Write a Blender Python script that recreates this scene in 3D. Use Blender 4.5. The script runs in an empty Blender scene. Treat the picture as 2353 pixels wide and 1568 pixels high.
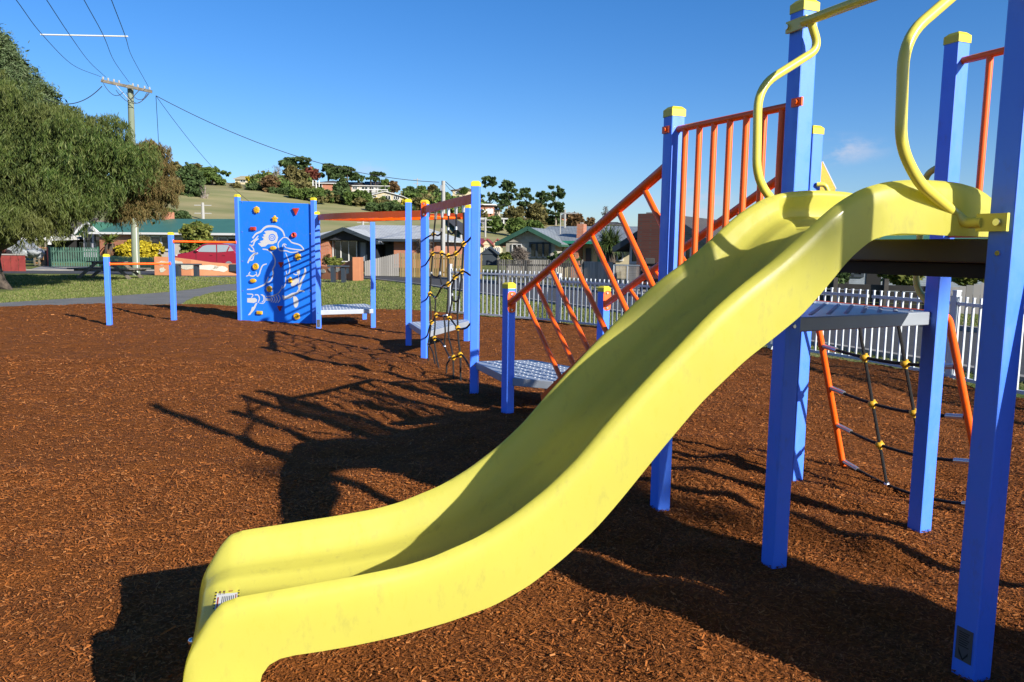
import bpy, math, random
import numpy as np
from mathutils import Vector, Matrix
from mathutils.geometry import tessellate_polygon
C = bpy.context.scene.collection
R = math.radians
random.seed(7); rng = np.random.default_rng(11)

# ------------------------------------------------------------------ camera model (photo pixels at 2353x1568)
F = 1778.; CX, CY = 1176.5, 784.; H = 1.5
PITCH = R(6.75); ROLL = R(0.79)
def ray(px, py):
    x = (px-CX)/F; y = -(py-CY)/F
    c, s = math.cos(ROLL), math.sin(ROLL); xr = x*c-y*s; yu = x*s+y*c
    cp, sp = math.cos(PITCH), math.sin(PITCH)
    return np.array([xr, cp+yu*sp, -sp+yu*cp])
O = np.array([0, 0, H])
def G(px, py, z=0.0):
    d = ray(px, py); return O+d*(z-H)/d[2]
def A(px, py, Y):
    d = ray(px, py); return O+d*Y/d[1]
def onp(px, py, o, d):           # pixel ray met with the upright plane through o along d
    o = np.array([o[0], o[1], 0.]); n = np.array([-d[1], d[0], 0.]); r = ray(px, py)
    return O+r*((o-O)@n)/(r@n)
def s2d(x, y): return x/1.7407, y/1.7407

# ------------------------------------------------------------------ terrain
_tab = [(-900,470),(-300,430),(0,405),(390,404),(450,410),(525,418),(620,424),(740,436),(840,446),(930,462),(1020,462),(1100,482),
        (1200,500),(1300,506),(1400,524),(1500,545),(1650,562),(2000,574),(2500,585),(4000,600)]
_az = np.array([math.atan2(ray(*p)[0], ray(*p)[1]) for p in _tab]); _te = np.array([ray(*p)[2]/np.hypot(*ray(*p)[:2]) for p in _tab])
_te = np.maximum(_te, -0.004)
R0, R1 = 80., 235.
def hz(x, y):
    x = np.asarray(x, float); y = np.asarray(y, float); r = np.hypot(x, y); az = np.arctan2(x, y)
    te = np.interp(az, _az, _te); te = np.where(np.abs(az) > 1.4, 0, te)
    z1 = H+R1*te; t = np.clip((r-R0)/(R1-R0), 0, 1)
    z = z1*(0.55*t+0.45*t*t*(3-2*t))
    d = np.clip((r-R1)/900, 0, 1)
    return z*(1-d*d)*(np.where(r > R1, 1-.25*np.clip((r-R1)/120, 0, 1), 1))
def T(px, py):
    d = ray(px, py); 
    for k in np.arange(60, 700, 1.0):
        p = O+d*k/np.hypot(d[0], d[1])
        if p[2] <= hz(p[0], p[1]): return p
    p = O+d*R1/np.hypot(d[0], d[1]); p[2] = hz(p[0], p[1]); return p

# ------------------------------------------------------------------ materials
KA = .66
def ka(c): return tuple(x*KA for x in c)
def mat(name, col, rough=.5, metal=0, spec=.5, coat=0, var=None, vscale=3., bump=0, bscale=40., island=None, trans=0, lowvar=0, stretch=None, dirt=0):
    col = ka(col) if metal < .6 else col; var = ka(var) if var else var; island = [ka(c) for c in island] if island else island
    m = bpy.data.materials.new(name); m.use_nodes = True; nt = m.node_tree; N = nt.nodes; b = N['Principled BSDF']; Lk = nt.links.new
    b.inputs['Base Color'].default_value = (*col, 1); b.inputs['Roughness'].default_value = rough; b.inputs['Metallic'].default_value = metal
    b.inputs['Specular IOR Level'].default_value = spec; b.inputs['Coat Weight'].default_value = coat; b.inputs['Coat Roughness'].default_value = .08
    tc = N.new('ShaderNodeTexCoord'); vec = tc.outputs['Object']
    if stretch:
        mp = N.new('ShaderNodeMapping'); mp.inputs['Scale'].default_value = stretch; Lk(vec, mp.inputs['Vector']); vec = mp.outputs[0]
    cur = None
    if island:
        ge = N.new('ShaderNodeNewGeometry'); cr = N.new('ShaderNodeValToRGB'); Lk(ge.outputs['Random Per Island'], cr.inputs[0])
        el = cr.color_ramp.elements
        while len(el) < len(island): el.new(.5)
        for i, (e, c) in enumerate(zip(el, island)): e.position = i/(len(island)-1); e.color = (*c, 1)
        cur = cr.outputs[0]
    if var:
        nz = N.new('ShaderNodeTexNoise'); nz.inputs['Scale'].default_value = vscale; nz.inputs['Detail'].default_value = 6; Lk(vec, nz.inputs['Vector'])
        cr2 = N.new('ShaderNodeValToRGB'); cr2.color_ramp.elements[0].position = .36; cr2.color_ramp.elements[1].position = .64
        Lk(nz.outputs['Fac'], cr2.inputs[0])
        mx = N.new('ShaderNodeMix'); mx.data_type = 'RGBA'; Lk(cr2.outputs[0], mx.inputs[0]); mx.inputs[7].default_value = (*var, 1)
        if cur: Lk(cur, mx.inputs[6])
        else: mx.inputs[6].default_value = (*col, 1)
        cur = mx.outputs[2]
        if lowvar:
            n3 = N.new('ShaderNodeTexNoise'); n3.inputs['Scale'].default_value = vscale*.13; n3.inputs['Detail'].default_value = 3; Lk(vec, n3.inputs['Vector'])
            mr = N.new('ShaderNodeMapRange'); mr.inputs[1].default_value = .3; mr.inputs[2].default_value = .7; mr.inputs[3].default_value = 1-lowvar; mr.inputs[4].default_value = 1+lowvar
            Lk(n3.outputs['Fac'], mr.inputs[0]); m2 = N.new('ShaderNodeMix'); m2.data_type = 'RGBA'; m2.blend_type = 'MULTIPLY'; m2.inputs[0].default_value = 1
            Lk(cur, m2.inputs[6]); Lk(mr.outputs[0], m2.inputs[7]); cur = m2.outputs[2]
    if dirt:                     # dusty scuffs and specks with shapes of their own
        mpd = N.new('ShaderNodeMapping'); mpd.inputs['Scale'].default_value = (1, 1, .45); Lk(tc.outputs['Object'], mpd.inputs[0])
        nd = N.new('ShaderNodeTexNoise'); nd.inputs['Scale'].default_value = 19; nd.inputs['Detail'].default_value = 9; nd.inputs['Roughness'].default_value = .72; Lk(mpd.outputs[0], nd.inputs['Vector'])
        rd_ = N.new('ShaderNodeMapRange'); rd_.inputs[1].default_value = .55; rd_.inputs[2].default_value = .78; rd_.inputs[3].default_value = 0; rd_.inputs[4].default_value = dirt*2.2; Lk(nd.outputs['Fac'], rd_.inputs[0])
        md_ = N.new('ShaderNodeMix'); md_.data_type = 'RGBA'; Lk(rd_.outputs[0], md_.inputs[0]); md_.inputs[7].default_value = (.16,.13,.10,1)
        if cur: Lk(cur, md_.inputs[6])
        else: md_.inputs[6].default_value = (*col, 1)
        cur = md_.outputs[2]; rr_ = N.new('ShaderNodeMapRange'); rr_.inputs[1].default_value = .35; rr_.inputs[2].default_value = .7; rr_.inputs[3].default_value = rough*.8; rr_.inputs[4].default_value = min(rough*1.6, .9); Lk(nd.outputs['Fac'], rr_.inputs[0]); Lk(rr_.outputs[0], b.inputs['Roughness'])
    if cur: Lk(cur, b.inputs['Base Color'])
    if bump:
        nb = N.new('ShaderNodeTexNoise'); nb.inputs['Scale'].default_value = bscale; nb.inputs['Detail'].default_value = 5; Lk(vec, nb.inputs['Vector'])
        bp = N.new('ShaderNodeBump'); bp.inputs['Strength'].default_value = bump; bp.inputs['Distance'].default_value = .02; Lk(nb.outputs['Fac'], bp.inputs['Height']); Lk(bp.outputs[0], b.inputs['Normal'])
    if trans:
        tr = N.new('ShaderNodeBsdfTranslucent'); ms = N.new('ShaderNodeMixShader'); ms.inputs[0].default_value = trans
        if cur: Lk(cur, tr.inputs[0])
        else: tr.inputs[0].default_value = (*col, 1)
        Lk(b.outputs[0], ms.inputs[1]); Lk(tr.outputs[0], ms.inputs[2]); Lk(ms.outputs[0], N['Material Output'].inputs[0])
    return m
def stripes(name, c1, c2, scale, width=.12, axis='Z', rough=.7, bump=.4, brick=None):
    """boards (bands along an axis) or brick courses"""
    c1 = ka(c1); c2 = ka(c2); brick = ka(brick) if brick else brick
    m = bpy.data.materials.new(name); m.use_nodes = True; nt = m.node_tree; N = nt.nodes; b = N['Principled BSDF']; Lk = nt.links.new
    b.inputs['Roughness'].default_value = rough
    tc = N.new('ShaderNodeTexCoord')
    if brick:
        sp = N.new('ShaderNodeSeparateXYZ'); Lk(tc.outputs['Object'], sp.inputs[0]); ad = N.new('ShaderNodeMath'); ad.operation = 'ADD'; Lk(sp.outputs[0], ad.inputs[0]); Lk(sp.outputs[1], ad.inputs[1])
        cb = N.new('ShaderNodeCombineXYZ'); Lk(ad.outputs[0], cb.inputs[0]); Lk(sp.outputs[2], cb.inputs[1])
        br = N.new('ShaderNodeTexBrick'); br.inputs['Scale'].default_value = 1; br.inputs['Brick Width'].default_value = .24; br.inputs['Row Height'].default_value = .086
        br.inputs['Mortar Size'].default_value = .01; br.inputs['Color1'].default_value = (*c1, 1); br.inputs['Color2'].default_value = (*brick, 1); br.inputs['Mortar'].default_value = (*c2, 1)
        Lk(cb.outputs[0], br.inputs['Vector']); col = br.outputs['Color']; Lk(col, b.inputs['Base Color']); return m
    w = N.new('ShaderNodeTexWave'); w.wave_type = 'BANDS'; w.bands_direction = axis; w.wave_profile = 'SAW'; w.inputs['Scale'].default_value = scale; w.inputs['Distortion'].default_value = 0
    Lk(tc.outputs['Object'], w.inputs['Vector'])
    cr = N.new('ShaderNodeValToRGB'); cr.color_ramp.elements[0].position = width; cr.color_ramp.elements[0].color = (*c2, 1); cr.color_ramp.elements[1].position = width+.05; cr.color_ramp.elements[1].color = (*c1, 1)
    Lk(w.outputs['Fac'], cr.inputs[0]); nz = N.new('ShaderNodeTexNoise'); nz.inputs['Scale'].default_value = 2.5; nz.inputs['Detail'].default_value = 8
    Lk(tc.outputs['Object'], nz.inputs['Vector']); mr = N.new('ShaderNodeMapRange'); mr.inputs[1].default_value = .3; mr.inputs[2].default_value = .7; mr.inputs[3].default_value = .8; mr.inputs[4].default_value = 1.15
    Lk(nz.outputs['Fac'], mr.inputs[0]); mx = N.new('ShaderNodeMix'); mx.data_type = 'RGBA'; mx.blend_type = 'MULTIPLY'; mx.inputs[0].default_value = 1
    Lk(cr.outputs[0], mx.inputs[6]); Lk(mr.outputs[0], mx.inputs[7]); Lk(mx.outputs[2], b.inputs['Base Color'])
    bp = N.new('ShaderNodeBump'); bp.inputs['Strength'].default_value = bump; bp.inputs['Distance'].default_value = .02; Lk(w.outputs['Fac'], bp.inputs['Height']); Lk(bp.outputs[0], b.inputs['Normal'])
    return m
M = dict(
 blue=mat('blue powder coat', (.095,.32,1.35), .42, coat=.15, bump=.03, bscale=300, dirt=.14),
 panel=mat('blue panel board', (.022,.30,1.3), .6, spec=.25, bump=.05, bscale=250, dirt=.12),
 yellow=mat('yellow moulded plastic', (1.20,1.14,.225), .3, coat=.15, var=(1.13,1.07,.20), vscale=2.2, bump=.03, bscale=14, trans=.56, dirt=.12),
 ytube=mat('yellow powder coat', (1.0,.86,.12), .3, coat=.2, dirt=.1),
 ycap=mat('yellow cap plastic', (.95,.80,.04), .45),
 yhold=mat('amber hold', (.90,.50,.015), .5, bump=.2, bscale=200),
 rhold=mat('red hold', (.62,.05,.012), .5, bump=.2, bscale=200),
 orange=mat('orange powder coat', (1.40,.175,.003), .4, coat=.08, dirt=.05),
 deck=mat('light grey deck steel', (.48,.53,.60), .4, metal=.15, var=(.42,.47,.54), vscale=6),
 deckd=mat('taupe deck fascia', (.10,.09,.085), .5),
 steel=mat('galvanised steel', (.62,.63,.65), .3, metal=.85), bolt=mat('stainless bolt', (.7,.7,.72), .25, metal=1),
 rope=mat('black rope', (.012,.012,.013), .75, bump=.6, bscale=500), rubber=mat('dark rubber', (.03,.03,.032), .8),
 white=mat('white paint', (.90,.90,.88), .7, spec=.2), black=mat('black print', (.02,.02,.02), .6), redp=mat('red print', (.5,.06,.03), .6), brownp=mat('brown print', (.25,.14,.06), .6),
 greyplate=mat('grey id plate with painted shade', (.16,.165,.175), .5, metal=.3), tread=mat('red brown rubber tread', (.20,.05,.028), .8, bump=.6, bscale=60),  # id plate grey is darkened to stand in for shade
 fence=mat('silver powder coat fence', (.78,.85,.90), .45, metal=.2),
 mulch=mat('wood chip bed', (.18,.058,.012), .95, spec=.1, var=(.30,.10,.022), vscale=55, bump=1., bscale=85, lowvar=.18),
 chips=mat('wood chips', (.2,.1,.05), .85, spec=.2, island=[(.16,.047,.009),(.33,.10,.02),(.43,.138,.028),(.39,.12,.022),(.50,.172,.038),(.22,.066,.013),(.43,.14,.028),(.58,.25,.085)]),
 lawn=mat('lawn turf', (.115,.175,.035), .95, spec=.1, var=(.25,.245,.095), vscale=1.2, bump=.6, bscale=60, lowvar=.25),
 grass=mat('grass blades', (.08,.17,.03), .8, spec=.15, island=[(.10,.16,.03),(.16,.22,.05),(.24,.26,.075),(.38,.35,.17)], trans=.15),
 hill=mat('dry hill pasture', (.37,.325,.165), .95, spec=.1, var=(.235,.245,.105), vscale=.22, bump=.8, bscale=1.2, lowvar=.22, stretch=(.35,.35,3.2)),
 path=mat('pale asphalt path', (.20,.20,.195), .9, var=(.155,.158,.155), vscale=1.1, bump=.5, bscale=80, lowvar=.12),
 road=mat('dark asphalt', (.045,.047,.052), .9, var=(.06,.06,.064), vscale=1.5, bump=.5, bscale=80),
 conc=mat('concrete', (.36,.34,.31), .9, var=(.27,.26,.24), vscale=1.5, bump=.2, bscale=40),
 bark=mat('grey brown bark', (.13,.10,.075), .95, var=(.06,.045,.035), vscale=8, bump=1, bscale=15, stretch=(1,1,.25)),
 pbark=mat('pale gum bark', (.42,.38,.33), .9, var=(.25,.2,.16), vscale=2),
 pole=mat('green treated pole timber', (.30,.345,.25), .85, var=(.22,.27,.19), vscale=5, stretch=(1,1,.15)),
 gpole=mat('grey concrete pole', (.45,.45,.43), .8), oldwood=mat('weathered timber', (.27,.235,.18), .9, var=(.16,.14,.105), vscale=6, bump=.4),
 dwood=mat('dark weathered timber with painted shade', (.035,.032,.03), .9, var=(.055,.05,.045), vscale=5),  # timber colour darkened to paint shade onto the board wall
 grn=mat('green painted timber', (.035,.13,.085), .7, var=(.028,.10,.066), vscale=4), redb=mat('red painted boards', (.33,.045,.035), .7, var=(.27,.035,.03), vscale=4),
 gpal=mat('grey palings', (.34,.325,.30), .9, island=[(.27,.26,.24),(.36,.345,.32),(.42,.40,.375)]),
 ypal=mat('golden pine palings', (.36,.24,.08), .85, island=[(.30,.18,.055),(.38,.26,.09),(.46,.36,.18),(.26,.17,.07)]),
 dpal=mat('dark thin palings', (.12,.115,.11), .9, island=[(.05,.048,.045),(.10,.097,.094),(.2,.19,.18)]),
 terra=mat('terracotta render', (.62,.25,.115), .85, var=(.56,.22,.10), vscale=2), mosaic=mat('cream mosaic tiles', (.72,.66,.52), .6, var=(.45,.47,.42), vscale=25),
 brick=stripes('orange red brick', (.60,.20,.095), (.42,.31,.23), 1, brick=(.50,.15,.07)), brickd=stripes('brown brick', (.20,.065,.04), (.13,.085,.065), 1, brick=(.15,.045,.03)),
 wboard=stripes('cream weatherboard', (.60,.56,.48), (.30,.28,.25), 4.2), shadeboard=stripes('shade tinted weatherboard', (.60,.60,.70), (.36,.36,.43), 4.2), nboard=stripes('navy weatherboard', (.03,.035,.05), (.01,.01,.015), 4.2),  # the lilac boards carry the bluish tone of shade in their colour
 bboard=stripes('blue grey weatherboard', (.34,.40,.46), (.17,.2,.23), 4.2), groof=mat('green metal roof', (.07,.21,.135), .5, var=(.06,.185,.12), vscale=1), wroof=stripes('pale ribbed metal roof', (.62,.64,.63), (.45,.47,.46), 1.6, axis='X', rough=.5),
 sroof=stripes('grey ribbed metal roof', (.30,.33,.34), (.2,.22,.23), 1.6, axis='X', rough=.5), broof=mat('brown tile roof', (.16,.125,.10), .85, var=(.24,.21,.18), vscale=3, stretch=(.3,.3,4)), droof=mat('dark tile roof', (.07,.065,.065), .8, var=(.10,.09,.085), vscale=4),
 rroof=mat('red metal roof', (.30,.055,.05), .6), croof=mat('straw coloured roof', (.55,.49,.30), .7), cream=mat('cream wall', (.72,.62,.40), .8), wwall=mat('white wall', (.58,.59,.58), .8), pink=mat('warm white wall', (.68,.60,.52), .8),
 gwall=mat('grey wall', (.25,.25,.27), .8), navy=mat('navy trim', (.035,.05,.065), .5), gtrim=mat('bright green trim', (.02,.26,.16), .5), glass=mat('window glass', (.02,.028,.03), .06, spec=.8), frame=mat('white window frame', (.75,.75,.73), .5),
 curtain=mat('pale curtain', (.3,.33,.38), .9), dark=mat('painted recess shade', (.012,.012,.013), .9), car=mat('metallic red car paint', (.50,.022,.06), .3, metal=.35, coat=.9), tyre=mat('tyre', (.015,.015,.016), .8), van=mat('silver van paint', (.50,.52,.53), .35, metal=.3), light=mat('lamp glass', (.75,.75,.72), .15),  # the near-black wall colour paints shade into recesses and under roofs
 cloth=mat('grey tarpaulin bundle', (.40,.43,.45), .6, bump=1, bscale=8), log=mat('cut log ends', (.5,.28,.12), .9, var=(.3,.15,.07), vscale=10),
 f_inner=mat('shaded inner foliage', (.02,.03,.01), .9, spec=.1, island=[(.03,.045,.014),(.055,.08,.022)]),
 f_carglass=mat('car glass with painted reflection', (.36,.43,.48), .4, spec=.5),  # pale opaque colour, bright reflection painted into the car windows
 f_weep=mat('weeping foliage', (.1,.12,.03), .6, spec=.3, island=[(.035,.075,.012),(.075,.14,.022),(.13,.20,.036),(.25,.28,.085)], var=(.15,.165,.04), vscale=.33, trans=.25),
 f_brown=mat('rusty foliage', (.15,.1,.03), .7, spec=.25, island=[(.12,.09,.03),(.21,.15,.05),(.30,.22,.08),(.12,.14,.04)], trans=.25),
 f_con=mat('grey green conifer foliage', (.05,.08,.03), .75, spec=.2, island=[(.066,.110,.042),(.110,.171,.066),(.171,.231,.105),(.220,.275,.143)], trans=.15),
 f_dark=mat('dark green foliage', (.03,.05,.02), .8, spec=.2, island=[(.057,.097,.035),(.095,.155,.051),(.149,.216,.074)], trans=.2),
 f_mid=mat('mid green foliage', (.05,.08,.02), .8, spec=.2, island=[(.081,.138,.033),(.138,.213,.050),(.213,.294,.075)], trans=.2),
 f_olive=mat('olive foliage', (.09,.08,.03), .8, spec=.2, island=[(.125,.119,.045),(.200,.175,.062),(.275,.244,.088)], trans=.2),
 f_auburn=mat('autumn brown foliage', (.15,.08,.04), .8, spec=.2, island=[(.15,.09,.045),(.24,.145,.065),(.33,.22,.10)], trans=.2),
 f_red=mat('dark red foliage', (.13,.03,.02), .8, spec=.2, island=[(.14,.04,.03),(.23,.065,.045),(.30,.10,.06)], trans=.2),
 f_yel=mat('golden foliage', (.45,.36,.03), .8, spec=.2, island=[(.45,.36,.02),(.68,.54,.03),(.80,.66,.06)], trans=.2),
 f_lime=mat('yellow green foliage', (.25,.27,.05), .7, spec=.3, island=[(.05,.10,.015),(.16,.20,.03),(.32,.32,.07),(.10,.15,.03)], trans=.2),
 f_bare=mat('grey twigs', (.2,.16,.13), .9, island=[(.14,.11,.09),(.24,.2,.16)]),
 f_palm=mat('palm leaves', (.06,.10,.02), .5, spec=.4, island=[(.03,.06,.012),(.07,.115,.025),(.14,.18,.05)], trans=.1),
 f_rust=mat('dead frond skirt', (.16,.075,.035), .9, island=[(.10,.045,.02),(.2,.10,.045)]),
 f_flax=mat('purple red flax leaves', (.16,.03,.03), .6, island=[(.10,.02,.02),(.22,.06,.05)]),
 wire=mat('black cable', (.02,.02,.022), .6), bench=mat('slate blue bench steel', (.03,.045,.065), .5),
)

# ------------------------------------------------------------------ mesh builder
def wloc(p):
    v = Vector((0, 0, 0))
    while p: v += p.location; p = p.parent
    return v
class MB:
    def __init__(s): s.v = []; s.f = []; s.m = []; s.cm = 0
    def add(s, vs, fs):
        o = len(s.v); s.v += [tuple(float(c) for c in v) for v in vs]; s.f += [tuple(i+o for i in f) for f in fs]; s.m += [s.cm]*len(fs); return s
    def box(s, c, size, rz=0, ax=None):
        """ax: 3 unit axes, else rotated about z"""
        if ax is None: ax = [(math.cos(rz), math.sin(rz), 0), (-math.sin(rz), math.cos(rz), 0), (0, 0, 1)]
        a = [np.array(q, float)*w/2 for q, w in zip(ax, size)]; c = np.array(c, float)
        vs = [c+i*a[0]+j*a[1]+k*a[2] for k in (-1, 1) for j in (-1, 1) for i in (-1, 1)]
        return s.add(vs, [(0,2,3,1),(4,5,7,6),(0,1,5,4),(2,6,7,3),(0,4,6,2),(1,3,7,5)])
    def beam(s, a, b, w, h, up=(0,0,1)):
        a = np.array(a, float); b = np.array(b, float); d = b-a; L = np.linalg.norm(d); d /= L; up = np.array(up, float)
        if abs(d@up) > .98: up = np.array([1., 0, 0])
        x = np.cross(d, up); x /= np.linalg.norm(x); z = np.cross(x, d); return s.box((a+b)/2, (L, w, h), ax=[d, x, z])
    def tube(s, pts, r, n=10, caps=True):
        P = [np.array(p, float) for p in pts]; rs = r if hasattr(r, '__len__') else [r]*len(P); vs = []; fs = []
        t0 = P[1]-P[0]; t0 /= np.linalg.norm(t0); ref = np.array([0, 0, 1.]) if abs(t0[2]) < .9 else np.array([1., 0, 0]); x = np.cross(t0, ref); x /= np.linalg.norm(x)
        for i, p in enumerate(P):
            t = (P[min(i+1, len(P)-1)]-P[max(i-1, 0)]); t /= (np.linalg.norm(t)+1e-12); x = x-t*(x@t); x /= (np.linalg.norm(x)+1e-12); y = np.cross(t, x)
            for k in range(n):
                a = 2*math.pi*k/n; vs.append(p+rs[i]*(math.cos(a)*x+math.sin(a)*y))
        for i in range(len(P)-1):
            for k in range(n): fs.append((i*n+k, i*n+(k+1) % n, (i+1)*n+(k+1) % n, (i+1)*n+k))
        if caps: fs.append(tuple(range(n-1, -1, -1))); fs.append(tuple((len(P)-1)*n+k for k in range(n)))
        return s.add(vs, fs)
    def prism(s, poly, o, ux, uy, th):
        """polygon (2D pts) in the plane o+ux*x+uy*y, thickness th both ways along the normal"""
        o = np.array(o, float); ux = np.array(ux, float); uy = np.array(uy, float); nrm = np.cross(ux, uy); nrm /= np.linalg.norm(nrm)
        n = len(poly); tri = tessellate_polygon([[Vector((p[0], p[1], 0)) for p in poly]])
        vs = [o+ux*p[0]+uy*p[1]+nrm*th/2 for p in poly]+[o+ux*p[0]+uy*p[1]-nrm*th/2 for p in poly]
        fs = [tuple(t) for t in tri]+[tuple(i+n for i in reversed(t)) for t in tri]+[(i, i+n, (i+1) % n+n, (i+1) % n) for i in range(n)]
        return s.add(vs, fs)
    def ball(s, c, r, n=10, m=7):
        c = np.array(c, float); r = np.array(r if hasattr(r, '__len__') else (r, r, r)); vs = []; fs = []
        for i in range(m+1):
            th = math.pi*i/m
            for k in range(n): a = 2*math.pi*k/n; vs.append(c+r*np.array([math.sin(th)*math.cos(a), math.sin(th)*math.sin(a), math.cos(th)]))
        for i in range(m):
            for k in range(n): fs.append((i*n+k, (i+1)*n+k, (i+1)*n+(k+1) % n, i*n+(k+1) % n))
        return s.add(vs, fs)
    def build(s, name, m=None, parent=None, smooth=False, bevel=0, loc=None):
        me = bpy.data.meshes.new(name); o = bpy.data.objects.new(name, me); C.objects.link(o)
        off = wloc(parent)
        if parent is None:
            if loc is None:
                a = np.array(s.v); loc = ((a[:, 0].min()+a[:, 0].max())/2, (a[:, 1].min()+a[:, 1].max())/2, a[:, 2].min())
            off = Vector([float(q) for q in loc]); o.location = off
        vv = np.array(s.v)-np.array(off)
        me.from_pydata(vv.tolist(), [], s.f)
        for q in (m if isinstance(m, (list, tuple)) else [m]): me.materials.append(q)
        if max(s.m, default=0): me.polygons.foreach_set('material_index', s.m)
        if parent: o.parent = parent
        if smooth:
            me.polygons.foreach_set('use_smooth', [True]*len(me.polygons))
            if smooth != 2: me.set_sharp_from_angle(angle=R(40))
        if bevel:
            b = o.modifiers.new('bevel', 'BEVEL'); b.width = bevel; b.segments = 2; b.limit_method = 'ANGLE'; b.angle_limit = R(50)
        me.update(); return o
def npmesh(name, V, Fc, m, parent=None, loc=(0,0,0), smooth=False):
    """V (n,3), Fc (k,4) or (k,3) arrays"""
    off = np.array(wloc(parent)) if parent else np.array(loc, float); V = (np.asarray(V)-off).astype(np.float32)
    me = bpy.data.meshes.new(name); me.vertices.add(len(V)); me.vertices.foreach_set('co', V.ravel()); k, w = Fc.shape
    me.loops.add(k*w); me.loops.foreach_set('vertex_index', Fc.ravel().astype(np.int32)); me.polygons.add(k); me.polygons.foreach_set('loop_start', np.arange(0, k*w, w, dtype=np.int32))
    me.polygons.foreach_set('loop_total', np.full(k, w, dtype=np.int32))
    if smooth: me.polygons.foreach_set('use_smooth', np.ones(k, bool))
    me.update(calc_edges=True); me.materials.append(m); o = bpy.data.objects.new(name, me); C.objects.link(o)
    if parent: o.parent = parent
    else: o.location = [float(a) for a in off]
    return o
def quads_(c, a, b):
    return np.stack([c-a-b, c+a-b, c+a+b, c-a+b], 1).reshape(-1, 3), np.arange(len(c)*4).reshape(len(c), 4)
def tag(o, label=None, cat=None, group=None, kind=None):
    if label: o['label'] = label
    if cat: o['category'] = cat
    if group: o['group'] = group
    if kind: o['kind'] = kind
    return o
def thing(name, label, cat, loc, group=None):
    o = bpy.data.objects.new(name, None); C.objects.link(o); o.location = [float(a) for a in loc]; o.empty_display_size = .2
    return tag(o, label, cat, group)
def fillet(pts, r, n=5):
    P = [np.array(p, float) for p in pts]; out = [P[0]]
    for i in range(1, len(P)-1):
        a = P[i-1]-P[i]; b = P[i+1]-P[i]; la, lb = np.linalg.norm(a), np.linalg.norm(b); q = min(r, la*.45, lb*.45); p0 = P[i]+a/la*q; p1 = P[i]+b/lb*q
        for k in range(n+1): t = k/n; out.append((1-t)**2*p0+2*t*(1-t)*P[i]+t*t*p1)
    return out+[P[-1]]
def spline(pts, n=5):
    P = [np.array(p, float) for p in pts]; Q = [2*P[0]-P[1]]+P+[2*P[-1]-P[-2]]; out = []
    for i in range(1, len(Q)-2):
        for k in range(n):
            t = k/n; a, b, c, d = Q[i-1:i+3]; out.append(.5*((2*b)+(c-a)*t+(2*a-5*b+4*c-d)*t*t+(3*b-a-3*c+d)*t**3))
    return out+[P[-1]]

# value noise for the ground
_g = rng.random((256, 256))
def vnoise(x, y):
    xi = np.floor(x).astype(int); yi = np.floor(y).astype(int); fx = x-xi; fy = y-yi; fx = fx*fx*(3-2*fx); fy = fy*fy*(3-2*fy)
    g = lambda a, b: _g[a % 256, b % 256]
    return (g(xi, yi)*(1-fx)+g(xi+1, yi)*fx)*(1-fy)+(g(xi, yi+1)*(1-fx)+g(xi+1, yi+1)*fx)*fy
def gz(x, y):
    x = np.asarray(x, float); y = np.asarray(y, float)
    near = np.exp(-((x-1.6)**2/2.2+(y-4.3)**2/2.5))
    return .050*(vnoise(x*1.3+9, y*1.3)-.5)+(.042+.06*near)*(vnoise(x*3.1, y*3.1+5)-.5)+(.020+.02*near)*(vnoise(x*7.3, y*7.3)-.5)-.025*np.exp(-((x+1.61)**2+(y-12.0)**2)/.5)-.03*np.exp(-((x+1.1)**2/.5+(y-2.6)**2/.35))

# ================================================================== PLAY STRUCTURE
P = dict(p1=(-7.503,14.347), p2=(-6.74,15.351), p3=(-5.511,15.634), p4=(-3.843,15.044), p5=(-3.575,14.241), p6=(-2.664,14.777), p6b=(-3.084,16.103),
 p7=(-1.612,12.0), p8=(-1.197,10.546), p9=(-.388,8.002), p16=(-.74,12.6), p10=(-.033,7.004), p11=(.875,7.42), p12=(.883,4.408), p13=(1.285,3.604), p13b=(1.9,5.048), p14=(2.27,4.139), p15=(1.671,2.634), p17=(2.66,3.17))
P = {k: np.array([*v, 0.]) for k, v in P.items()}
def unit(v): v = np.array(v, float); return v/np.linalg.norm(v)
def at(p, z): return np.array([p[0], p[1], z])
ps = thing('play_structure', 'blue, orange and yellow playground climbing structure with wavy slide standing on red brown wood chips', 'play structure', (0.3, 8, 0))
PWD = .086
def post(k, h, rot, cap=True, w=PWD, label=None):
    p = P[k]; a = [(math.cos(rot), math.sin(rot), 0), (-math.sin(rot), math.cos(rot), 0), (0, 0, 1)]
    o = MB().box((p[0], p[1], (h-.25)/2-.0), (w, w, h+.25-.03), ax=a).build('post', M['blue'], ps, bevel=.006)
    if label: o['label'] = label
    if cap:
        c = MB(); n = np.array(p)+[0, 0, h-.03]; hw = w/2+.003; vs = []
        for q, zz in ((hw, -.02), (hw, .018), (hw-.016, .034)):
            for i, j in ((-1,-1),(1,-1),(1,1),(-1,1)): vs.append(n+np.array(a[0])*i*q+np.array(a[1])*j*q+[0, 0, zz])
        c.add(vs, [(0,1,5,4),(1,2,6,5),(2,3,7,6),(3,0,4,7),(4,5,9,8),(5,6,10,9),(6,7,11,10),(7,4,8,11),(8,9,10,11)]).build('cap', M['ycap'], o, bevel=.004)
    return o
def ang(a, b): d = P[b]-P[a]; return math.atan2(d[1], d[0])
rt = ang('p13', 'p15')
post('p1', 1.31, .10); post('p2', 1.74, -.10); post('p3', 2.51, ang('p3','p4')); post('p4', 2.43, ang('p3','p4')); pl5 = post('p5', 2.13, 0.08); post('p6', 1.99, .08, cap=False); post('p6b', .31, .1, cap=False)
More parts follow.
